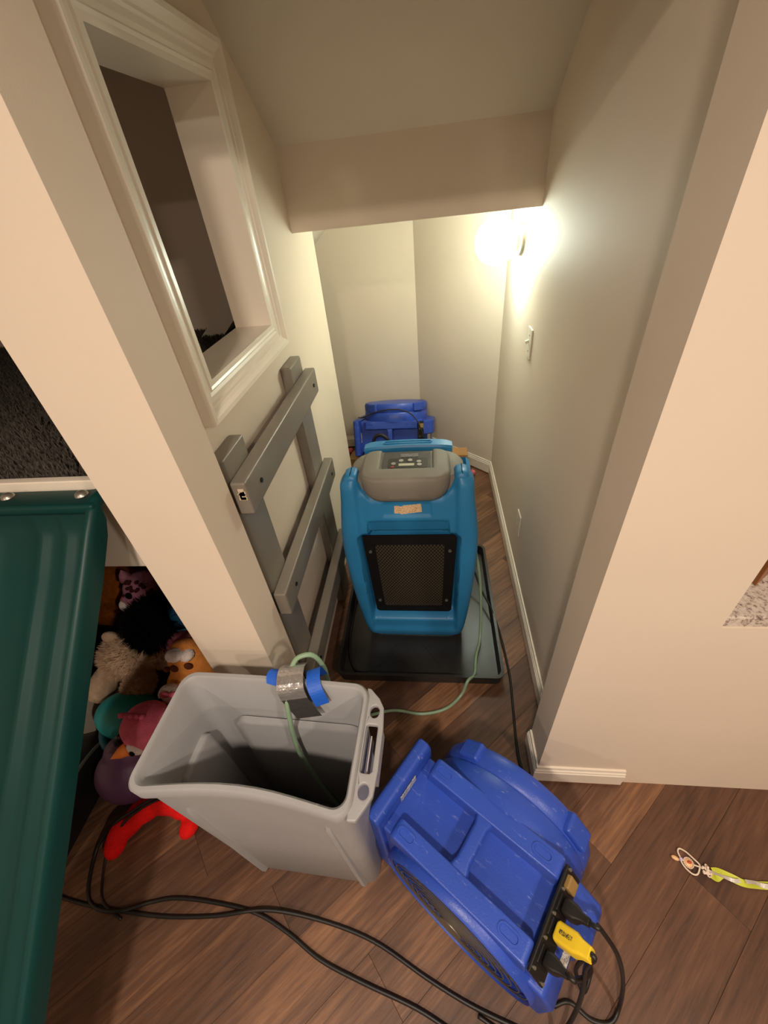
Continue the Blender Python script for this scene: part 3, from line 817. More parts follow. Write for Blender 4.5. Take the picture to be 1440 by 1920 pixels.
lps = [binloop(0.003, 0.206, 0.196, 0.088, 0.03, 0), binloop(0.012, 0.212, 0.200, 0.094, 0.034, 0), binloop(0.40, 0.220, 0.208, 0.107, 0.032, 0.006), binloop(0.725, 0.228, 0.216, 0.118, 0.030, 0.02),
       binloop(0.728, 0.238, 0.226, 0.131, 0.036, 0.022), binloop(0.758, 0.239, 0.227, 0.132, 0.036, 0.023), binloop(0.764, 0.235, 0.223, 0.128, 0.034, 0.023), binloop(0.764, 0.228, 0.217, 0.120, 0.030, 0.023),
       binloop(0.758, 0.224, 0.213, 0.115, 0.028, 0.023), binloop(0.40, 0.216, 0.204, 0.103, 0.030, 0.006), binloop(0.016, 0.207, 0.195, 0.089, 0.03, 0)]
b.loft(lps)
b.build('body', M['bin'], bn, smooth=True, angle=45)
# raised panels inside (back wall and left wall), channels outside
ip = MB()
ip.loft([[(x, 0.1035 + 0.0235 * (z / 0.76) - 0.019 - o, z) for x, z in rrect(-0.15 + i_, 0.10 + i_, 0.185 - i_, 0.60 - i_, 0.03, 5)] for o, i_ in ((-0.004, 0), (0.010, 0), (0.014, 0.005))])
ip.build('inner_panel', M['bin'], bn, smooth=True, angle=35)
ip = MB()
ip.loft([[(-0.207 - 0.012 * (z / 0.76) + o, y, z) for y, z in rrect(-0.062 + i_, 0.10 + i_, 0.062 - i_, 0.60 - i_, 0.02, 5)] for o, i_ in ((-0.006, 0), (0.010, 0), (0.014, 0.005))])
ip.build('inner_panel', M['bin'], bn, smooth=True, angle=35)
op = MB()
for x in (-0.165, 0.155):
    op.loft([[(x + s * (0.012 + i_), -0.0945 - 0.016 * z / 0.725 + 0.012 * (z / .725) ** 2 * cos((x) * 7) + o_, z) for s, i_, o_ in ((-1, 0, 0.006), (-1, -0.006, -0.009), (1, -0.006, -0.009), (1, 0, 0.006))] for z in (0.008, 0.2, 0.4, 0.55, 0.60)] + [[(x, -0.0945 - 0.016 * 0.66 / 0.725 + 0.012 * (0.66 / .725) ** 2 * cos(x * 7) + 0.006 + 0.0002 * q, 0.66) for q in range(4)]])
op.build('outer_rib', M['bin'], bn, smooth=True, angle=40)
# end handle with two round holes and a long slot
hd = MB()
outer = [(0.219, 0.128), (0.228, 0.126), (0.250, 0.105), (0.262, 0.085), (0.266, 0.04), (0.266, -0.04), (0.262, -0.085), (0.250, -0.105), (0.236, -0.127), (0.219, -0.128)]
slot = rrect(0.2295, -0.047, 0.2545, 0.047, 0.006, 3)
hd.plate(outer, [circ(0.243, 0.075, 0.0105, 16, 0.014), circ(0.243, -0.078, 0.0105, 16, 0.014), slot], 0.738, 0.752)
hd.build('end_handle', M['bin'], bn, bevel=0.003)
hb2 = MB()
hb2.box((0.2535, -0.05, 0.690), (0.263, 0.05, 0.745)).box((0.2265, -0.05, 0.700), (0.231, 0.05, 0.742))
hb2.build('grip_skirt', M['bin'], bn, bevel=0.003)
lbm = MB().box((0.2405, -0.040, 0.700), (0.2425, 0.030, 0.735)).build('label_card', printed('faded_label', (210, 205, 205), (140, 50, 80), 60, 0.55), bn)

# tape over the rim
tp = thing('tape_patch', 'blue and silver tape strapped over the bin rim', 'tape', (-0.325, 0.49, 0.765))
def strip(pts, wd, mt, nm, th=0.0008):
    """pts: path as (x,y,z) world; ribbon wide along the given vector"""
    m_ = MB(); W_ = Vector(wd)
    P_ = smooth_path(pts, 4)
    m_.loft([[p - W_, p + W_, p + W_ + Vector((0, 0, th)), p - W_ + Vector((0, 0, th))] for p in P_])
    return m_.build(nm, mt, tp, offset=Vector(tp.location))
strip([(-0.292, 0.535, 0.700), (-0.295, 0.520, 0.758), (-0.290, 0.498, 0.7745), (-0.285, 0.474, 0.772), (-0.276, 0.458, 0.757), (-0.268, 0.452, 0.72)], (0.015, 0.006, 0), M['bluetape'], 'blue_tape')
strip([(-0.375, 0.520, 0.745), (-0.382, 0.503, 0.772), (-0.386, 0.486, 0.7735), (-0.384, 0.472, 0.764)], (0.016, -0.004, 0), M['bluetape'], 'blue_tape')
strip([(-0.342, 0.528, 0.765), (-0.342, 0.506, 0.7845), (-0.340, 0.480, 0.784), (-0.336, 0.458, 0.772), (-0.330, 0.449, 0.742)], (0.031, 0.004, 0.002), M['duct'], 'silver_tape')
strip([(-0.330, 0.449, 0.745), (-0.320, 0.4465, 0.715), (-0.308, 0.444, 0.672)], (0.030, 0.004, 0.002), mat('shaded_tape_end', (62, 60, 60), 0.35, bump=0.4, bscale=70), 'shaded_tape_end')  # tape end inside the bin, its shadow painted in as darker colour

# ================================================================== HOSE AND CORDS
hz = MB()
hz.tube([(0.150, 1.30, 0.50), (0.172, 1.27, 0.40), (0.190, 1.23, 0.28), (0.196, 1.17, 0.12), (0.188, 1.10, 0.030), (0.165, 1.02, 0.030), (0.150, 0.93, 0.046), (0.118, 0.885, 0.068), (0.090, 0.855, 0.010), (0.027, 0.799, 0.009), (-0.068, 0.775, 0.009), (-0.175, 0.785, 0.009), (-0.260, 0.76, 0.02), (-0.300, 0.66, 0.18), (-0.298, 0.58, 0.46), (-0.290, 0.556, 0.64), (-0.288, 0.552, 0.715), (-0.305, 0.550, 0.768), (-0.335, 0.535, 0.780), (-0.345, 0.512, 0.7765), (-0.345, 0.488, 0.7725), (-0.348, 0.462, 0.760), (-0.354, 0.442, 0.70), (-0.364, 0.425, 0.53), (-0.348, 0.42, 0.33), (-0.300, 0.40, 0.12), (-0.27, 0.36, 0.03), (-0.33, 0.31, 0.026), (-0.42, 0.33, 0.026), (-0.40, 0.39, 0.03)], 0.0062, 10, 6)
tag(hz.build('drain_hose', M['hose'], None, smooth='all'), 'pale green drain hose running from the dehumidifier into the grey bin', 'hose')
def cord(name, pts, label, r=0.0048, group=None, parent=None):
    if parent:
        bpy.context.view_layer.update()
        inv = parent.matrix_world.inverted()
        return MB().tube([inv @ Vector(p) for p in pts], r, 8, 6).build(name, M['cord'], parent, smooth='all', label=label)
    return tag(MB().tube(pts, r, 8, 6).build(name, M['cord'], None, smooth='all'), label, 'cord', group)
cord('power_cord', [(0.150, 1.50, 0.20), (0.19, 1.42, 0.13), (0.222, 1.34, 0.075), (0.250, 1.26, 0.066), (0.283, 1.14, 0.020), (0.297, 0.957, 0.006), (0.290, 0.822, 0.006), (0.281, 0.683, 0.006), (0.285, 0.60, 0.006), (0.32, 0.50, 0.006), (0.36, 0.42, 0.006)], 'black power cord', parent=dh)
cord('power_cord', [(-0.36, 1.56, 0.20), (-0.385, 1.46, 0.10), (-0.40, 1.36, 0.022), (-0.405, 1.22, 0.018), (-0.398, 1.05, 0.018), (-0.36, 0.955, 0.018), (-0.30, 0.94, 0.018)], 'thin black cord', parent=dh)
cord('extension_cord', [(-1.45, 0.20, 0.006), (-1.153, 0.160, 0.006), (-1.021, 0.150, 0.006), (-0.842, 0.145, 0.006), (-0.678, 0.157, 0.006), (-0.52, 0.180, 0.0155), (-0.355, 0.171, 0.006), (-0.195, 0.140, 0.006), (-0.047, 0.083, 0.006), (0.062, 0.046, 0.006), (0.167, 0.020, 0.006), (0.26, 0.0, 0.006), (0.34, -0.02, 0.006)], 'black cord running in a long wave from under the slide to the blue air mover', 0.0055)
cord('extension_cord', [(-0.86, 0.445, 0.10), (-0.900, 0.435, 0.122), (-0.925, 0.420, 0.125), (-0.978, 0.395, 0.120), (-1.012, 0.374, 0.110), (-1.072, 0.345, 0.085), (-1.115, 0.325, 0.045), (-1.145, 0.275, 0.008), (-1.095, 0.168, 0.006), (-0.993, 0.143, 0.0165), (-0.892, 0.172, 0.006), (-0.812, 0.187, 0.006), (-0.690, 0.186, 0.006), (-0.550, 0.172, 0.006), (-0.442, 0.138, 0.006), (-0.339, 0.094, 0.006), (-0.217, 0.062, 0.006), (-0.075, 0.030, 0.006), (0.030, -0.005, 0.006), (0.14, -0.04, 0.006)], 'black cord looping over the red plush legs and across the floor', 0.0055)
cord('extension_cord', [(-0.84, 0.42, 0.108), (-0.90, 0.412, 0.125), (-0.955, 0.395, 0.122), (-1.02, 0.355, 0.105), (-1.075, 0.315, 0.055), (-1.096, 0.278, 0.02), (-1.078, 0.212, 0.006), (-1.032, 0.160, 0.018), (-0.96, 0.130, 0.006)], 'thin dark cord beside the red plush foot', 0.004)

# plugs on the front fan (world places from the fan's own frame)
FM = Matrix.Translation((0.002, 0.192, 0.002)) @ Matrix.Rotation(FA, 4, 'Z')
def fw(l, a, z): return FM @ Vector((l, a, z))
def plug(name, y, label, mt, body, path, cat='plug', r=0.005):
    base = fw(0.214, y, 0.396)
    root = thing(name, label, cat, base)
    d = (FM.to_3x3() @ Vector((0.80, 0, 0.60))).normalized(); q = d.to_track_quat('Z', 'Y')
    bz = MB()
    side = (FM.to_3x3() @ Vector((0, 1, 0))).normalized(); up = d.cross(side)
    for sec in (body,):
        bz.loft([[base + d * h + side * x + up * y_ for x, y_ in rrect(-wx, -wy, wx, wy, min(wx, wy) * 0.45, 3)] for h, wx, wy in sec])
    bz.build('plug_body', mt, root, bevel=0.0015, offset=base)
    MB().tube(path, r, 8, 6).build('cord', M['cord'], root, smooth='all', offset=base)
    return root
D1 = (FM.to_3x3() @ Vector((0.80, 0, 0.60)))
b0 = fw(0.214, 0.144, 0.396)
plug('power_plug', 0.144, 'black plug beside the amber switch, its cord arching to the floor', M['cord'], [(0.004, 0.015, 0.015), (0.016, 0.017, 0.017), (0.030, 0.015, 0.013), (0.040, 0.009, 0.008), (0.058, 0.007, 0.006)],
     [b0 + D1 * 0.05, b0 + D1 * 0.075, (0.318, 0.158, 0.42), (0.365, 0.130, 0.33), (0.410, 0.105, 0.16), (0.425, 0.075, 0.03), (0.400, 0.045, 0.006), (0.355, 0.045, 0.006), (0.31, 0.07, 0.006), (0.27, 0.06, 0.006)])
b1 = fw(0.214, 0.097, 0.396)
plug('safety_plug', 0.097, 'yellow moulded safety plug on the front blue air mover', M['yellow'], [(0.004, 0.016, 0.012), (0.010, 0.019, 0.015), (0.048, 0.019, 0.015), (0.060, 0.014, 0.012), (0.078, 0.012, 0.010)],
     [b1 + D1 * 0.062, b1 + D1 * 0.084, (0.278, 0.100, 0.40), (0.285, 0.075, 0.30), (0.292, 0.050, 0.15), (0.275, 0.020, 0.04), (0.225, -0.005, 0.012), (0.15, 0.005, 0.006), (0.08, 0.030, 0.006)])
yp = bpy.data.objects['safety_plug']
side1 = (FM.to_3x3() @ Vector((0, 1, 0))); up1 = D1.cross(side1)
MB().loft([[D1 * h + side1 * x + up1 * (s * 0.0152) for h, x in ((0.016, -0.004), (0.044, -0.004), (0.044, 0.004), (0.016, 0.004))] for s in (-1, -1.03)]).build('plug_print', printed('plug_print', (236, 200, 44), (60, 55, 40), 800, 0.42), yp)
MB().loft([[D1 * h + side1 * x + up1 * (s * 0.0152) for h, x in ((0.016, -0.004), (0.044, -0.004), (0.044, 0.004), (0.016, 0.004))] for s in (1, 1.03)]).build('plug_print', printed('plug_print_b', (236, 200, 44), (60, 55, 40), 800, 0.42), yp)
b2 = fw(0.214, 0.046, 0.396)
plug('power_plug', 0.046, 'black plug at the near end of the front fan strip', M['cord'], [(0.004, 0.014, 0.013), (0.014, 0.015, 0.014), (0.026, 0.013, 0.011), (0.036, 0.008, 0.007), (0.050, 0.006, 0.0055)],
     [b2 + D1 * 0.042, b2 + D1 * 0.062, (0.262, 0.085, 0.37), (0.295, 0.095, 0.33), (0.318, 0.115, 0.27), (0.325, 0.13, 0.17), (0.33, 0.12, 0.05), (0.35, 0.09, 0.006), (0.38, 0.13, 0.006)])
# cords on the far fan
cord('power_cord', [(-0.49, 2.52, 0.46), (-0.44, 2.43, 0.500), (-0.33, 2.415, 0.545), (-0.20, 2.42, 0.545), (-0.12, 2.42, 0.50), (-0.07, 2.38, 0.42), (-0.05, 2.355, 0.33), (-0.045, 2.345, 0.228)], 'thin black cord', 0.004, parent=rear_fan)
cord('power_cord', [(-0.375, 2.33, 0.22), (-0.385, 2.33, 0.32), (-0.37, 2.34, 0.395), (-0.33, 2.345, 0.415), (-0.285, 2.335, 0.385), (-0.258, 2.33, 0.30), (-0.245, 2.33, 0.22)], 'thick black cable loop', 0.011, parent=rear_fan)

# ================================================================== SLIDE
sd = thing('play_slide', 'dark green plastic slide coming down from the loft edge', 'slide', (-0.95, 0.0, 0.0))
so = Vector(sd.location)
XW = 0.52
half = [(0.0, -0.045), (0.0, -0.01), (0.004, 0.003), (0.010, 0.007), (0.018, 0.007), (0.023, 0.002), (0.034, -0.030), (0.050, -0.058), (0.075, -0.068), (0.105, -0.070), (0.113, -0.064), (0.127, -0.064), (0.135, -0.070), (0.170, -0.070), (0.178, -0.064), (0.192, -0.064), (0.200, -0.070), (0.26, -0.071)]
sec = [(-x, n) for x, n in half] + [(-(XW - x), n) for x, n in half[::-1][1:]]
under = [(-(XW - 0.004), -0.045), (-(XW - 0.035), -0.055), (-(XW - 0.07), -0.085), (-0.07, -0.085), (-0.035, -0.055), (-0.004, -0.045)]
path = [((0.700, 1.180), 0, 0.05), ((0.655, 1.178), 8, 0.25), ((0.632, 1.160), 30, 0.72), ((0.600, 1.132), 41, 0.95), ((0.53, 1.063), 43.2, 1.0), ((0.33, 0.873), 43.5, 1.0), ((0.13, 0.683), 43.5, 1), ((-0.07, 0.493), 43.5, 1), ((-0.27, 0.303), 43.5, 1), ((-0.38, 0.215), 33, 1), ((-0.50, 0.150), 18, 1), ((-0.66, 0.118), 5, 1), ((-0.90, 0.112), 0, 1)]
lps = []
for (y, z), a_, k in path:
    a_ = radians(a_)
    ny, nz_ = -sin(a_), cos(a_)
    lps.append([(-0.722 - 0.068 * max(0.0, 0.62 - y) + x, y + ny * (n * k if n < 0 else n), z + nz_ * (n * k if n < 0 else n)) for x, n in sec + under])
MB().loft(lps).build('chute', M['slide'], sd, smooth=True, angle=50, offset=so)
lipo = MB()
lipo.box((-1.235, 0.635, 1.155), (-0.724, 0.701, 1.180)).build('mounting_lip', M['slide'], sd, bevel=0.008, seg=3, offset=so)
for x in (-0.765, -0.948, -1.13):
    MB().lathe([(0, 0.010), (0.006, 0.009), (0.012, 0.005), (0.014, 0.0), (0.0, 0.0)], 'z', (x, 0.668, 1.186), 16).build('bolt', M['bolt'], sd, smooth=True, offset=so)
MB().box((-0.985, -0.98, 0.0), (-0.91, -0.80, 0.045)).build('foot', M['slide'], sd, bevel=0.01, offset=so)

# ================================================================== TOYS
def toy(name, label, loc, cat='plush toy'):
    return thing(name, label, cat, loc)
def soft(parent, name, blobs, mt, vox=0.008, nz=0.06, label=None):
    m_ = MB()
    for bb in blobs:
        c, r = bb[0], bb[1]; rt = Euler([radians(v) for v in bb[2]]).to_matrix() if len(bb) > 2 else None
        m_.ball(c, r, 3, rt, nz, 3)
    o = m_.build(name, mt, parent, smooth='all', label=label)
    rm = o.modifiers.new('remesh', 'REMESH'); rm.mode = 'VOXEL'; rm.voxel_size = vox; rm.use_smooth_shade = True
    sm = o.modifiers.new('smooth', 'SMOOTH'); sm.factor = 0.6; sm.iterations = 4
    return o
def fur(parent, name, blobs, mt, count, ln, wd, kind='stuff'):
    m_ = MB()
    for c, r in blobs:
        r = (r, r, r) if isinstance(r, (int, float)) else r
        for _ in range(count):
            d = Vector((random.gauss(0, 1), random.gauss(0, 1), random.gauss(0, 1))).normalized()
            p = Vector(c) + Vector((d.x * r[0], d.y * r[1], d.z * r[2]))
            t_ = d.orthogonal().normalized(); bt = d.cross(t_)
            L_ = ln * random.uniform(0.6, 1.3); sw_ = Vector((random.uniform(-.5, .5), random.uniform(-.5, .5), random.uniform(-.6, .2)))
            a0 = random.uniform(0, 6.28)
            vs = [m_.bm.verts.new(p - d * 0.004 + (t_ * cos(a0 + k * 2.094) + bt * sin(a0 + k * 2.094)) * wd) for k in range(3)]
            tip = m_.bm.verts.new(p + (d + sw_ * 0.6).normalized() * L_)
            for k in range(3): m_.bm.faces.new((vs[k], vs[(k + 1) % 3], tip))
    return m_.build(name, mt, parent, kind=kind)
F = dict(orange=fuzzy('orange_plush', (176, 96, 24)), black=fuzzy('black_plush', (8, 8, 9)), beige=fuzzy('beige_plush', (214, 184, 156), 0.15), teal=mat('teal_plush', (24, 148, 152), 0.6, bump=0.2, bscale=200),
         pink=fuzzy('pink_plush', (248, 118, 150), 0.12), white=fuzzy('white_plush', (236, 220, 214), 0.1), purple=mat('purple_plush', (92, 58, 92), 0.5, bump=0.15, bscale=120), red=fuzzy('red_plush', (235, 26, 24), 0.10),
         giraffe=fuzzy('tan_orange_plush', (214, 136, 66), 0.12), brown=fuzzy('brown_spot', (92, 46, 26)), maroon=fuzzy('maroon_blanket', (74, 30, 32), 0.4), blue=mat('blue_satin', (40, 112, 160), 0.4), mauve=fuzzy('mauve_plush', (170, 110, 130), 0.15),
         yellow=fuzzy('yellow_plush', (222, 160, 60), 0.1), blackvinyl=mat('black_vinyl', (22, 21, 22), 0.45), grey=mat('grey_piping', (82, 78, 74), 0.5))
# blanket heap that the toys lie on
o = toy('blanket', 'crumpled dark maroon blanket under the heap of plush toys', (-1.25, 1.02, 0.0), 'blanket')
m_ = MB()
lpz = []
N = 28
for i in range(13):
    t_ = i / 12; lpz.append([(0.52 * (1 - t_ ** 2.4 * 0.92) * cos(2 * pi * k / N) * (1 + 0.10 * sin(5 * k + i)), 0.34 * (1 - t_ ** 2.4 * 0.92) * sin(2 * pi * k / N) * (1 + 0.08 * cos(3 * k + 2 * i)), 0.001 + 0.25 * t_ + (0.018 * noise.noise(Vector((k * .7, i * .8, 1))) if i else 0)) for k in range(N)])
m_.loft(lpz).build('fabric', F['maroon'], o, smooth='all')
# orange plush at the back
o = toy('plush_lion', 'large dark orange plush at the back of the toy heap', (-1.46, 1.16, 0.24))
soft(o, 'body', [((0, 0, 0.09), (0.19, 0.12, 0.13)), ((-0.02, -0.02, 0.0), (0.18, 0.12, 0.10)), ((0.10, -0.06, 0.02), (0.05, 0.08, 0.045))], F['orange'])
for x in (-0.09, 0.10): MB().ball((x, 0.0, 0.19), (0.035, 0.02, 0.035), 3).build('ear', F['orange'], o, smooth='all')
# pale purple-eyed plush
o = toy('plush_leopard', 'mauve and white spotted plush with a dark eye beside the orange one', (-1.17, 1.02, 0.40))
soft(o, 'head', [((0, 0, 0.08), (0.075, 0.07, 0.07)), ((-0.03, -0.055, 0.06), (0.045, 0.035, 0.035))], F['mauve'])
soft(o, 'muzzle', [((-0.042, -0.070, 0.055), (0.032, 0.028, 0.030))], F['white'])
MB().ball((-0.012, -0.068, 0.105), (0.013, 0.010, 0.016), 2).build('eye', F['black'], o, smooth='all')
for x in (-0.05, 0.05): MB().lathe([(0.0, 0.05), (0.018, 0.025), (0.026, 0.0), (0, 0)], 'z', (x, 0, 0.13), 14).build('ear', F['mauve'], o, smooth='all')
sp = MB()
for _ in range(18):
    a1, a2 = random.uniform(-2.6, -0.4), random.uniform(0.1, 1.1)
    sp.ball((0.075 * cos(a1) * cos(a2), 0.07 * sin(a1) * cos(a2), 0.08 + 0.07 * sin(a2)), 0.009, 1)
sp.build('spots', F['maroon'], o, kind='stuff')
soft(o, 'body', [((0.03, 0.05, -0.05), (0.10, 0.09, 0.09))], F['mauve'])
# black fluffy ball
o = toy('plush_pompom', 'black shaggy plush ball in the middle of the toy heap', (-1.10, 0.92, 0.26))
soft(o, 'core', [((0, 0, 0.125), (0.105, 0.10, 0.10))], F['black'])
fur(o, 'shag', [((0, 0, 0.125), (0.105, 0.10, 0.10))], F['black'], 3500, 0.034, 0.0035)
# blue + mauve bits by the pillar
o = toy('plush_fish', 'blue satin plush with pale blue stripe next to the pillar', (-0.995, 0.95, 0.28))
soft(o, 'body', [((0, 0, 0.13), (0.07, 0.06, 0.06)), ((0.04, 0.02, 0.07), (0.06, 0.05, 0.05))], F['blue'])
MB().tube([(-0.06, -0.05, 0.11), (0.0, -0.07, 0.10), (0.06, -0.05, 0.11)], 0.008, 8, 5).build('stripe', mat('pale_blue', (70, 150, 190), 0.5), o, smooth='all')
MB().lathe([(0, 0.05), (0.03, 0.03), (0.015, 0), (0, 0)], 'z', (0.0, 0.02, 0.18), 12).build('fin', F['blue'], o, smooth='all')
o = toy('plush_pig', 'dusty pink plush lying under the blue one', (-0.985, 0.86, 0.25))
soft(o, 'body', [((0.02, 0, 0.10), (0.07, 0.05, 0.045)), ((-0.05, -0.01, 0.085), (0.035, 0.03, 0.03))], fuzzy('dusty_pink', (170, 92, 104)))
for x in (-0.065, -0.035): MB().ball((x, -0.03, 0.105), 0.010, 2).build('ear', F['mauve'], o, smooth='all')
# beige bear
o = toy('plush_bear', 'shaggy beige plush bear sprawled on the teal one', (-1.18, 0.80, 0.16))
bb = [((-0.03, 0.03, 0.135), (0.12, 0.09, 0.09)), ((0.10, 0.03, 0.135), (0.10, 0.045, 0.042), (0, -12, 18)), ((0.055, -0.075, 0.105), (0.055, 0.06, 0.045)), ((-0.11, -0.05, 0.08), (0.05, 0.09, 0.06))]
soft(o, 'body', bb, F['beige'], 0.007, 0.10)
fur(o, 'fluff', [(c[0], c[1]) for c in bb[:3]], F['beige'], 2500, 0.012, 0.0022)
MB().ball((-0.08, 0.05, 0.22), (0.035, 0.02, 0.03), 3).build('ear', F['beige'], o, smooth='all')
# teal round plush
o = toy('plush_turtle', 'teal smooth plush shaped like a bowl below the beige bear', (-1.135, 0.635, 0.115))
soft(o, 'body', [((0, 0, 0.10), (0.125, 0.085, 0.085))], F['teal'], 0.007, 0.0)
MB().lathe([(0.118, 0.02), (0.124, 0.035), (0.119, 0.05), (0.10, 0.05), (0.10, 0.02)], 'z', (0, 0, 0.02), 32).build('rim_band', mat('dark_teal', (10, 74, 84), 0.6), o, smooth='all')
# giraffe
o = toy('plush_giraffe', 'tan orange plush with brown spots and pale mane behind the bin corner', (-0.915, 0.79, 0.20))
gb = [((0, 0, 0.12), (0.085, 0.07, 0.12)), ((-0.035, -0.06, 0.06), (0.05, 0.05, 0.08)), ((0.04, -0.03, 0.0), (0.08, 0.06, 0.08))]
soft(o, 'body', gb, F['giraffe'], 0.007, 0.0)
for x, y, z, r in ((-0.02, -0.060, 0.175, 0.017), (0.035, -0.055, 0.185, 0.016), (-0.055, -0.058, 0.165, 0.012), (0.01, -0.072, 0.11, 0.013), (0.05, -0.060, 0.13, 0.015), (-0.062, -0.090, 0.10, 0.014), (-0.035, -0.105, 0.045, 0.015)):
    MB().ball((x, y, z), (r, 0.010, r), 2).build('spot', F['brown'], o, smooth='all')
MB().ball((-0.01, -0.035, 0.222), (0.036, 0.028, 0.018), 3, None, 0.2, 4).ball((0.03, -0.03, 0.215), (0.026, 0.026, 0.016), 3, None, 0.2, 4).build('mane', F['white'], o, smooth='all')
# bits between: white-pink bow plush and small yellow plush
o = toy('plush_bunny', 'small white and pink plush between the giraffe and the pink bird', (-0.94, 0.665, 0.275))
soft(o, 'head', [((0, 0, 0.05), (0.04, 0.035, 0.035)), ((0.01, 0.02, 0.0), (0.05, 0.05, 0.05))], F['white'], 0.006)
MB().ball((-0.015, -0.033, 0.062), 0.008, 2).build('eye', F['black'], o, smooth='all')
for s in (-1, 1): MB().ball((0.02 + s * 0.018, -0.02, 0.078), (0.020, 0.010, 0.014), 2).build('bow_loop', F['pink'], o, smooth='all')
o = toy('plush_chick', 'small yellow and red plush with a silver eye above the pink bird', (-0.985, 0.60, 0.285))
soft(o, 'body', [((0, 0, 0.04), (0.035, 0.03, 0.04)), ((0.02, 0.01, 0), (0.04, 0.03, 0.04))], F['yellow'], 0.006)
MB().ball((0.03, -0.022, 0.055), 0.016, 2).build('comb', F['red'], o, smooth='all')
MB().ball((0.008, -0.03, 0.05), 0.010, 2).build('eye', M['bolt'], o, smooth='all')
# pink bird
o = toy('plush_bird', 'bright pink plush bird head with white eye patch and orange beak', (-0.945, 0.545, 0.225))
soft(o, 'head', [((0, 0, 0.125), (0.080, 0.075, 0.075)), ((0.01, 0.02, 0.01), (0.085, 0.08, 0.10))], F['pink'], 0.007, 0.05)
soft(o, 'eye_patch', [((-0.008, -0.066, 0.115), (0.028, 0.020, 0.034))], F['white'], 0.006)
MB().ball((-0.006, -0.086, 0.120), (0.008, 0.006, 0.012), 2).build('eye', F['black'], o, smooth='all')
MB().lathe([(0, 0.0), (0.022, 0.0), (0.017, 0.022), (0.0, 0.050)], 'x', (0, 0, 0), 14).build('beak', mat('orange_beak', (236, 130, 50), 0.6), o, smooth='all').matrix_local = Matrix.Translation((-0.040, -0.068, 0.108)) @ Matrix.Rotation(radians(-140), 4, 'Z')
cr_ = MB()
for k in range(5): cr_.tube([(0.01 * (k - 2), 0.0, 0.19), (0.016 * (k - 2), -0.012, 0.215), (0.02 * (k - 2), -0.02, 0.222)], 0.008, 6, 3)
cr_.build('crest', F['pink'], o, smooth='all')
# purple round plush
o = toy('plush_eggplant', 'dark purple glossy round plush beside the bin', (-1.075, 0.475, 0.03))
soft(o, 'body', [((0, 0, 0.11), (0.105, 0.095, 0.11)), ((0.01, 0.03, 0.19), (0.07, 0.06, 0.07))], F['purple'], 0.007, 0.0)
MB().tube([(0.01, 0.03, 0.25), (0.015, 0.04, 0.275), (0.03, 0.045, 0.285)], 0.010, 8, 4).build('stem', F['blackvinyl'], o, smooth='all')
# red plush with long legs
o = toy('plush_crab', 'bright red plush lying on the floor with two legs out', (-0.965, 0.365, 0.0))
soft(o, 'body', [((0.03, 0.07, 0.065), (0.085, 0.06, 0.060)), ((-0.035, 0.03, 0.062), (0.075, 0.042, 0.040), (0, 0, 38)), ((-0.085, -0.02, 0.050), (0.065, 0.038, 0.036), (0, 0, 48)), ((-0.108, -0.062, 0.034), (0.034, 0.050, 0.032), (0, 0, 12)),
              ((0.09, 0.035, 0.04), (0.05, 0.028, 0.028), (0, 0, 8)), ((0.123, -0.003, 0.030), (0.030, 0.040, 0.028), (0, 0, -12))], F['red'], 0.006, 0.03)
# black vinyl cushion with grey piping
o = toy('floor_cushion', 'curved black vinyl cushion edge with grey piping by the slide', (-1.30, 0.40, 0.0), 'cushion')
cu = MB(); lpz = []
for x_, s_ in ((-0.20, 0.80), (-0.16, 0.98), (0.05, 1.0), (0.085, 0.97), (0.10, 0.85)):
    lpz.append([(x_ - 0.05 * (y / 0.26) ** 2, y * s_, max(0.001, z * s_)) for y, z in [(0.24 * cos(a), 0.22 * sin(a) if sin(a) > 0 else 0.001) for a in [radians(v) for v in range(0, 181, 12)]]])
cu.loft(lpz).build('cushion', F['blackvinyl'], o, smooth=True, angle=60)
MB().tube([(0.090 - 0.05 * (y / 0.26) ** 2, y, z) for y, z in [(0.235 * cos(a), max(0.006, 0.216 * sin(a))) for a in [radians(v) for v in range(0, 181, 15)]]], 0.006, 8, 3).build('piping', F['grey'], o, smooth='all')

# ================================================================== TOY WAND
wd = thing('toy_wand', 'beaded toy wand with a loop and lime ribbon on the brown floor', 'toy', (0.75, 0.36, 0.0))
wo = Vector(wd.location)
pearl = mat('pearl_beads', (232, 214, 196), 0.3); lime = mat('lime_ribbon', (206, 214, 70), 0.5); silver = mat('silver_ribbon', (214, 208, 200), 0.35, metal=0.3, bump=0.3, bscale=300)
gold = mat('peach_gem', (236, 190, 140), 0.3); redgem = mat('red_gem', (190, 70, 50), 0.3)
bd = MB(); ring = smooth_path([(0.705, 0.379, 0.006), (0.704, 0.393, 0.006), (0.712, 0.401, 0.006), (0.727, 0.394, 0.006), (0.741, 0.379, 0.006), (0.751, 0.366, 0.006), (0.747, 0.356, 0.006), (0.735, 0.343, 0.006), (0.722, 0.343, 0.006), (0.710, 0.354, 0.006), (0.704, 0.367, 0.006)], 7, True)
for p in ring: bd.ball(p, 0.0026, 1)
bd.build('bead_loop', pearl, wd, smooth='all', offset=wo)
gm2 = MB(); gm2.lathe([(0, 0.008), (0.007, 0.007), (0.011, 0.003), (0.011, 0.001), (0, 0.001)], 'z', (0.7235, 0.3685, 0), 20).build('medallion', gold, wd, smooth=True, offset=wo)
MB().ball((0.7245, 0.3690, 0.009), (0.006, 0.004, 0.003), 2).build('gem', redgem, wd, smooth='all', offset=wo)
b2_ = MB()
for k in range(20): b2_.ball((0.7235 + 0.0125 * cos(k * pi / 10), 0.3685 + 0.0125 * sin(k * pi / 10), 0.004), 0.0022, 1)
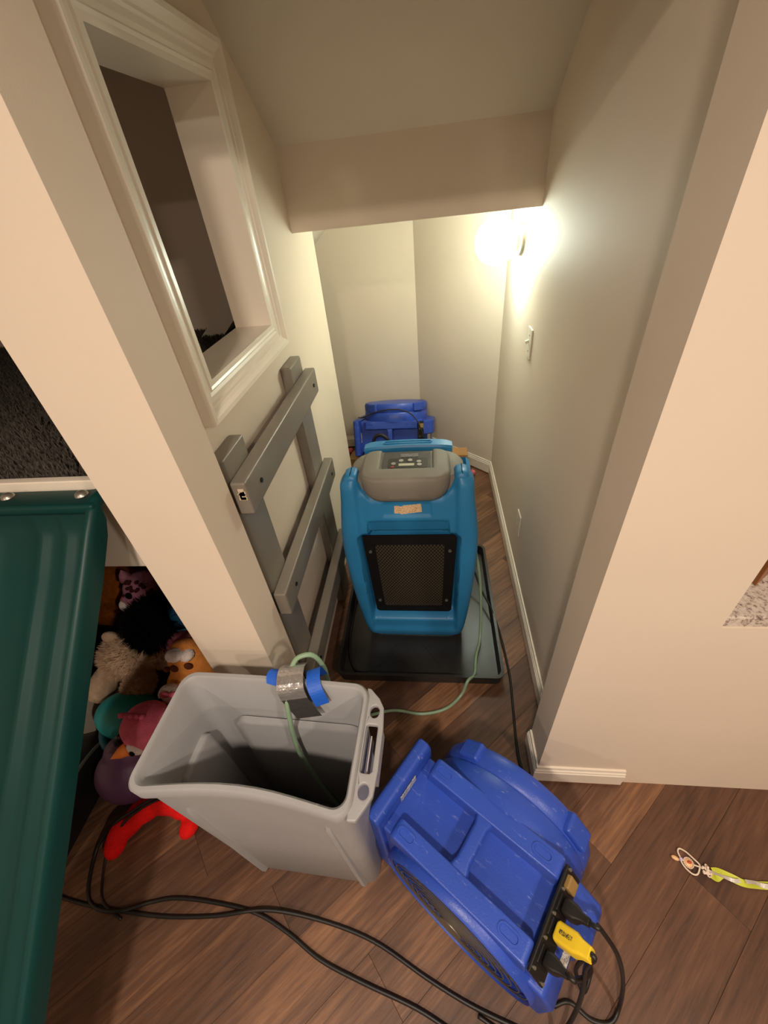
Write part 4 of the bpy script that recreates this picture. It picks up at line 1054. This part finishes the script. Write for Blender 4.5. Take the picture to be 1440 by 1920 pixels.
for k in range(6): b2_.ball((0.737 + 0.0028 * k, 0.3640 - 0.0008 * k, 0.005), 0.0026, 1)
b2_.build('bead_rim', pearl, wd, smooth='all', offset=wo)
MB().ball((0.690, 0.3775, 0.006), (0.011, 0.006, 0.005), 2, Matrix.Rotation(radians(-25), 3, 'Z')).build('tip', gold, wd, smooth='all', offset=wo)
MB().box((0.701, 0.371, 0.002), (0.709, 0.379, 0.010)).build('bead', mat('lilac_bead', (200, 190, 220), 0.3), wd, bevel=0.001, offset=wo)
kn = MB()
for _ in range(16):
    c = Vector((0.762 + random.uniform(-.010, .010), 0.3525 + random.uniform(-.008, .008), 0.007 + random.uniform(0, .006))); kn.ball(c, 0.0042, 1)
for s in (1, -1): kn.tube([(0.762, 0.353, 0.008), (0.764 + 0.002 * s, 0.353 + 0.013 * s, 0.008), (0.770, 0.353 + 0.013 * s, 0.006), (0.772, 0.353 + 0.006 * s, 0.005)], 0.002, 6, 4)
kn.build('knot', pearl, wd, smooth='all', offset=wo)
def ribbon(name, mt, pts, wdt):
    P_ = smooth_path(pts, 6); m_ = MB(); l_ = []
    for i, p in enumerate(P_):
        t_ = (P_[min(i + 1, len(P_) - 1)] - P_[max(i - 1, 0)]).normalized(); s_ = Vector((-t_.y, t_.x, 0)) * wdt(i / (len(P_) - 1))
        tw = Vector((0, 0, 0.003 * sin(i * 0.35)))
        l_.append([p - s_ + tw, p + s_ - tw, p + s_ - tw + Vector((0, 0, .001)), p - s_ + tw + Vector((0, 0, .001))])
    m_.loft(l_).build(name, mt, wd, smooth=True, offset=wo)
ribbon('ribbon', lime, [(0.780, 0.352, 0.006), (0.797, 0.353, 0.006), (0.825, 0.341, 0.006), (0.850, 0.331, 0.006), (0.880, 0.329, 0.006), (0.94, 0.330, 0.006)], lambda t_: 0.009)
ribbon('ribbon', lime, [(0.773, 0.345, 0.004), (0.782, 0.337, 0.004), (0.795, 0.341, 0.005), (0.808, 0.346, 0.006)], lambda t_: 0.010 * (1 - 0.6 * t_))
ribbon('silver_ribbon', silver, [(0.768, 0.351, 0.011), (0.795, 0.343, 0.011), (0.825, 0.334, 0.0105), (0.842, 0.335, 0.010)], lambda t_: 0.0042)
ribbon('silver_ribbon', silver, [(0.855, 0.334, 0.011), (0.88, 0.333, 0.011), (0.90, 0.327, 0.011), (0.94, 0.328, 0.011)], lambda t_: 0.005)
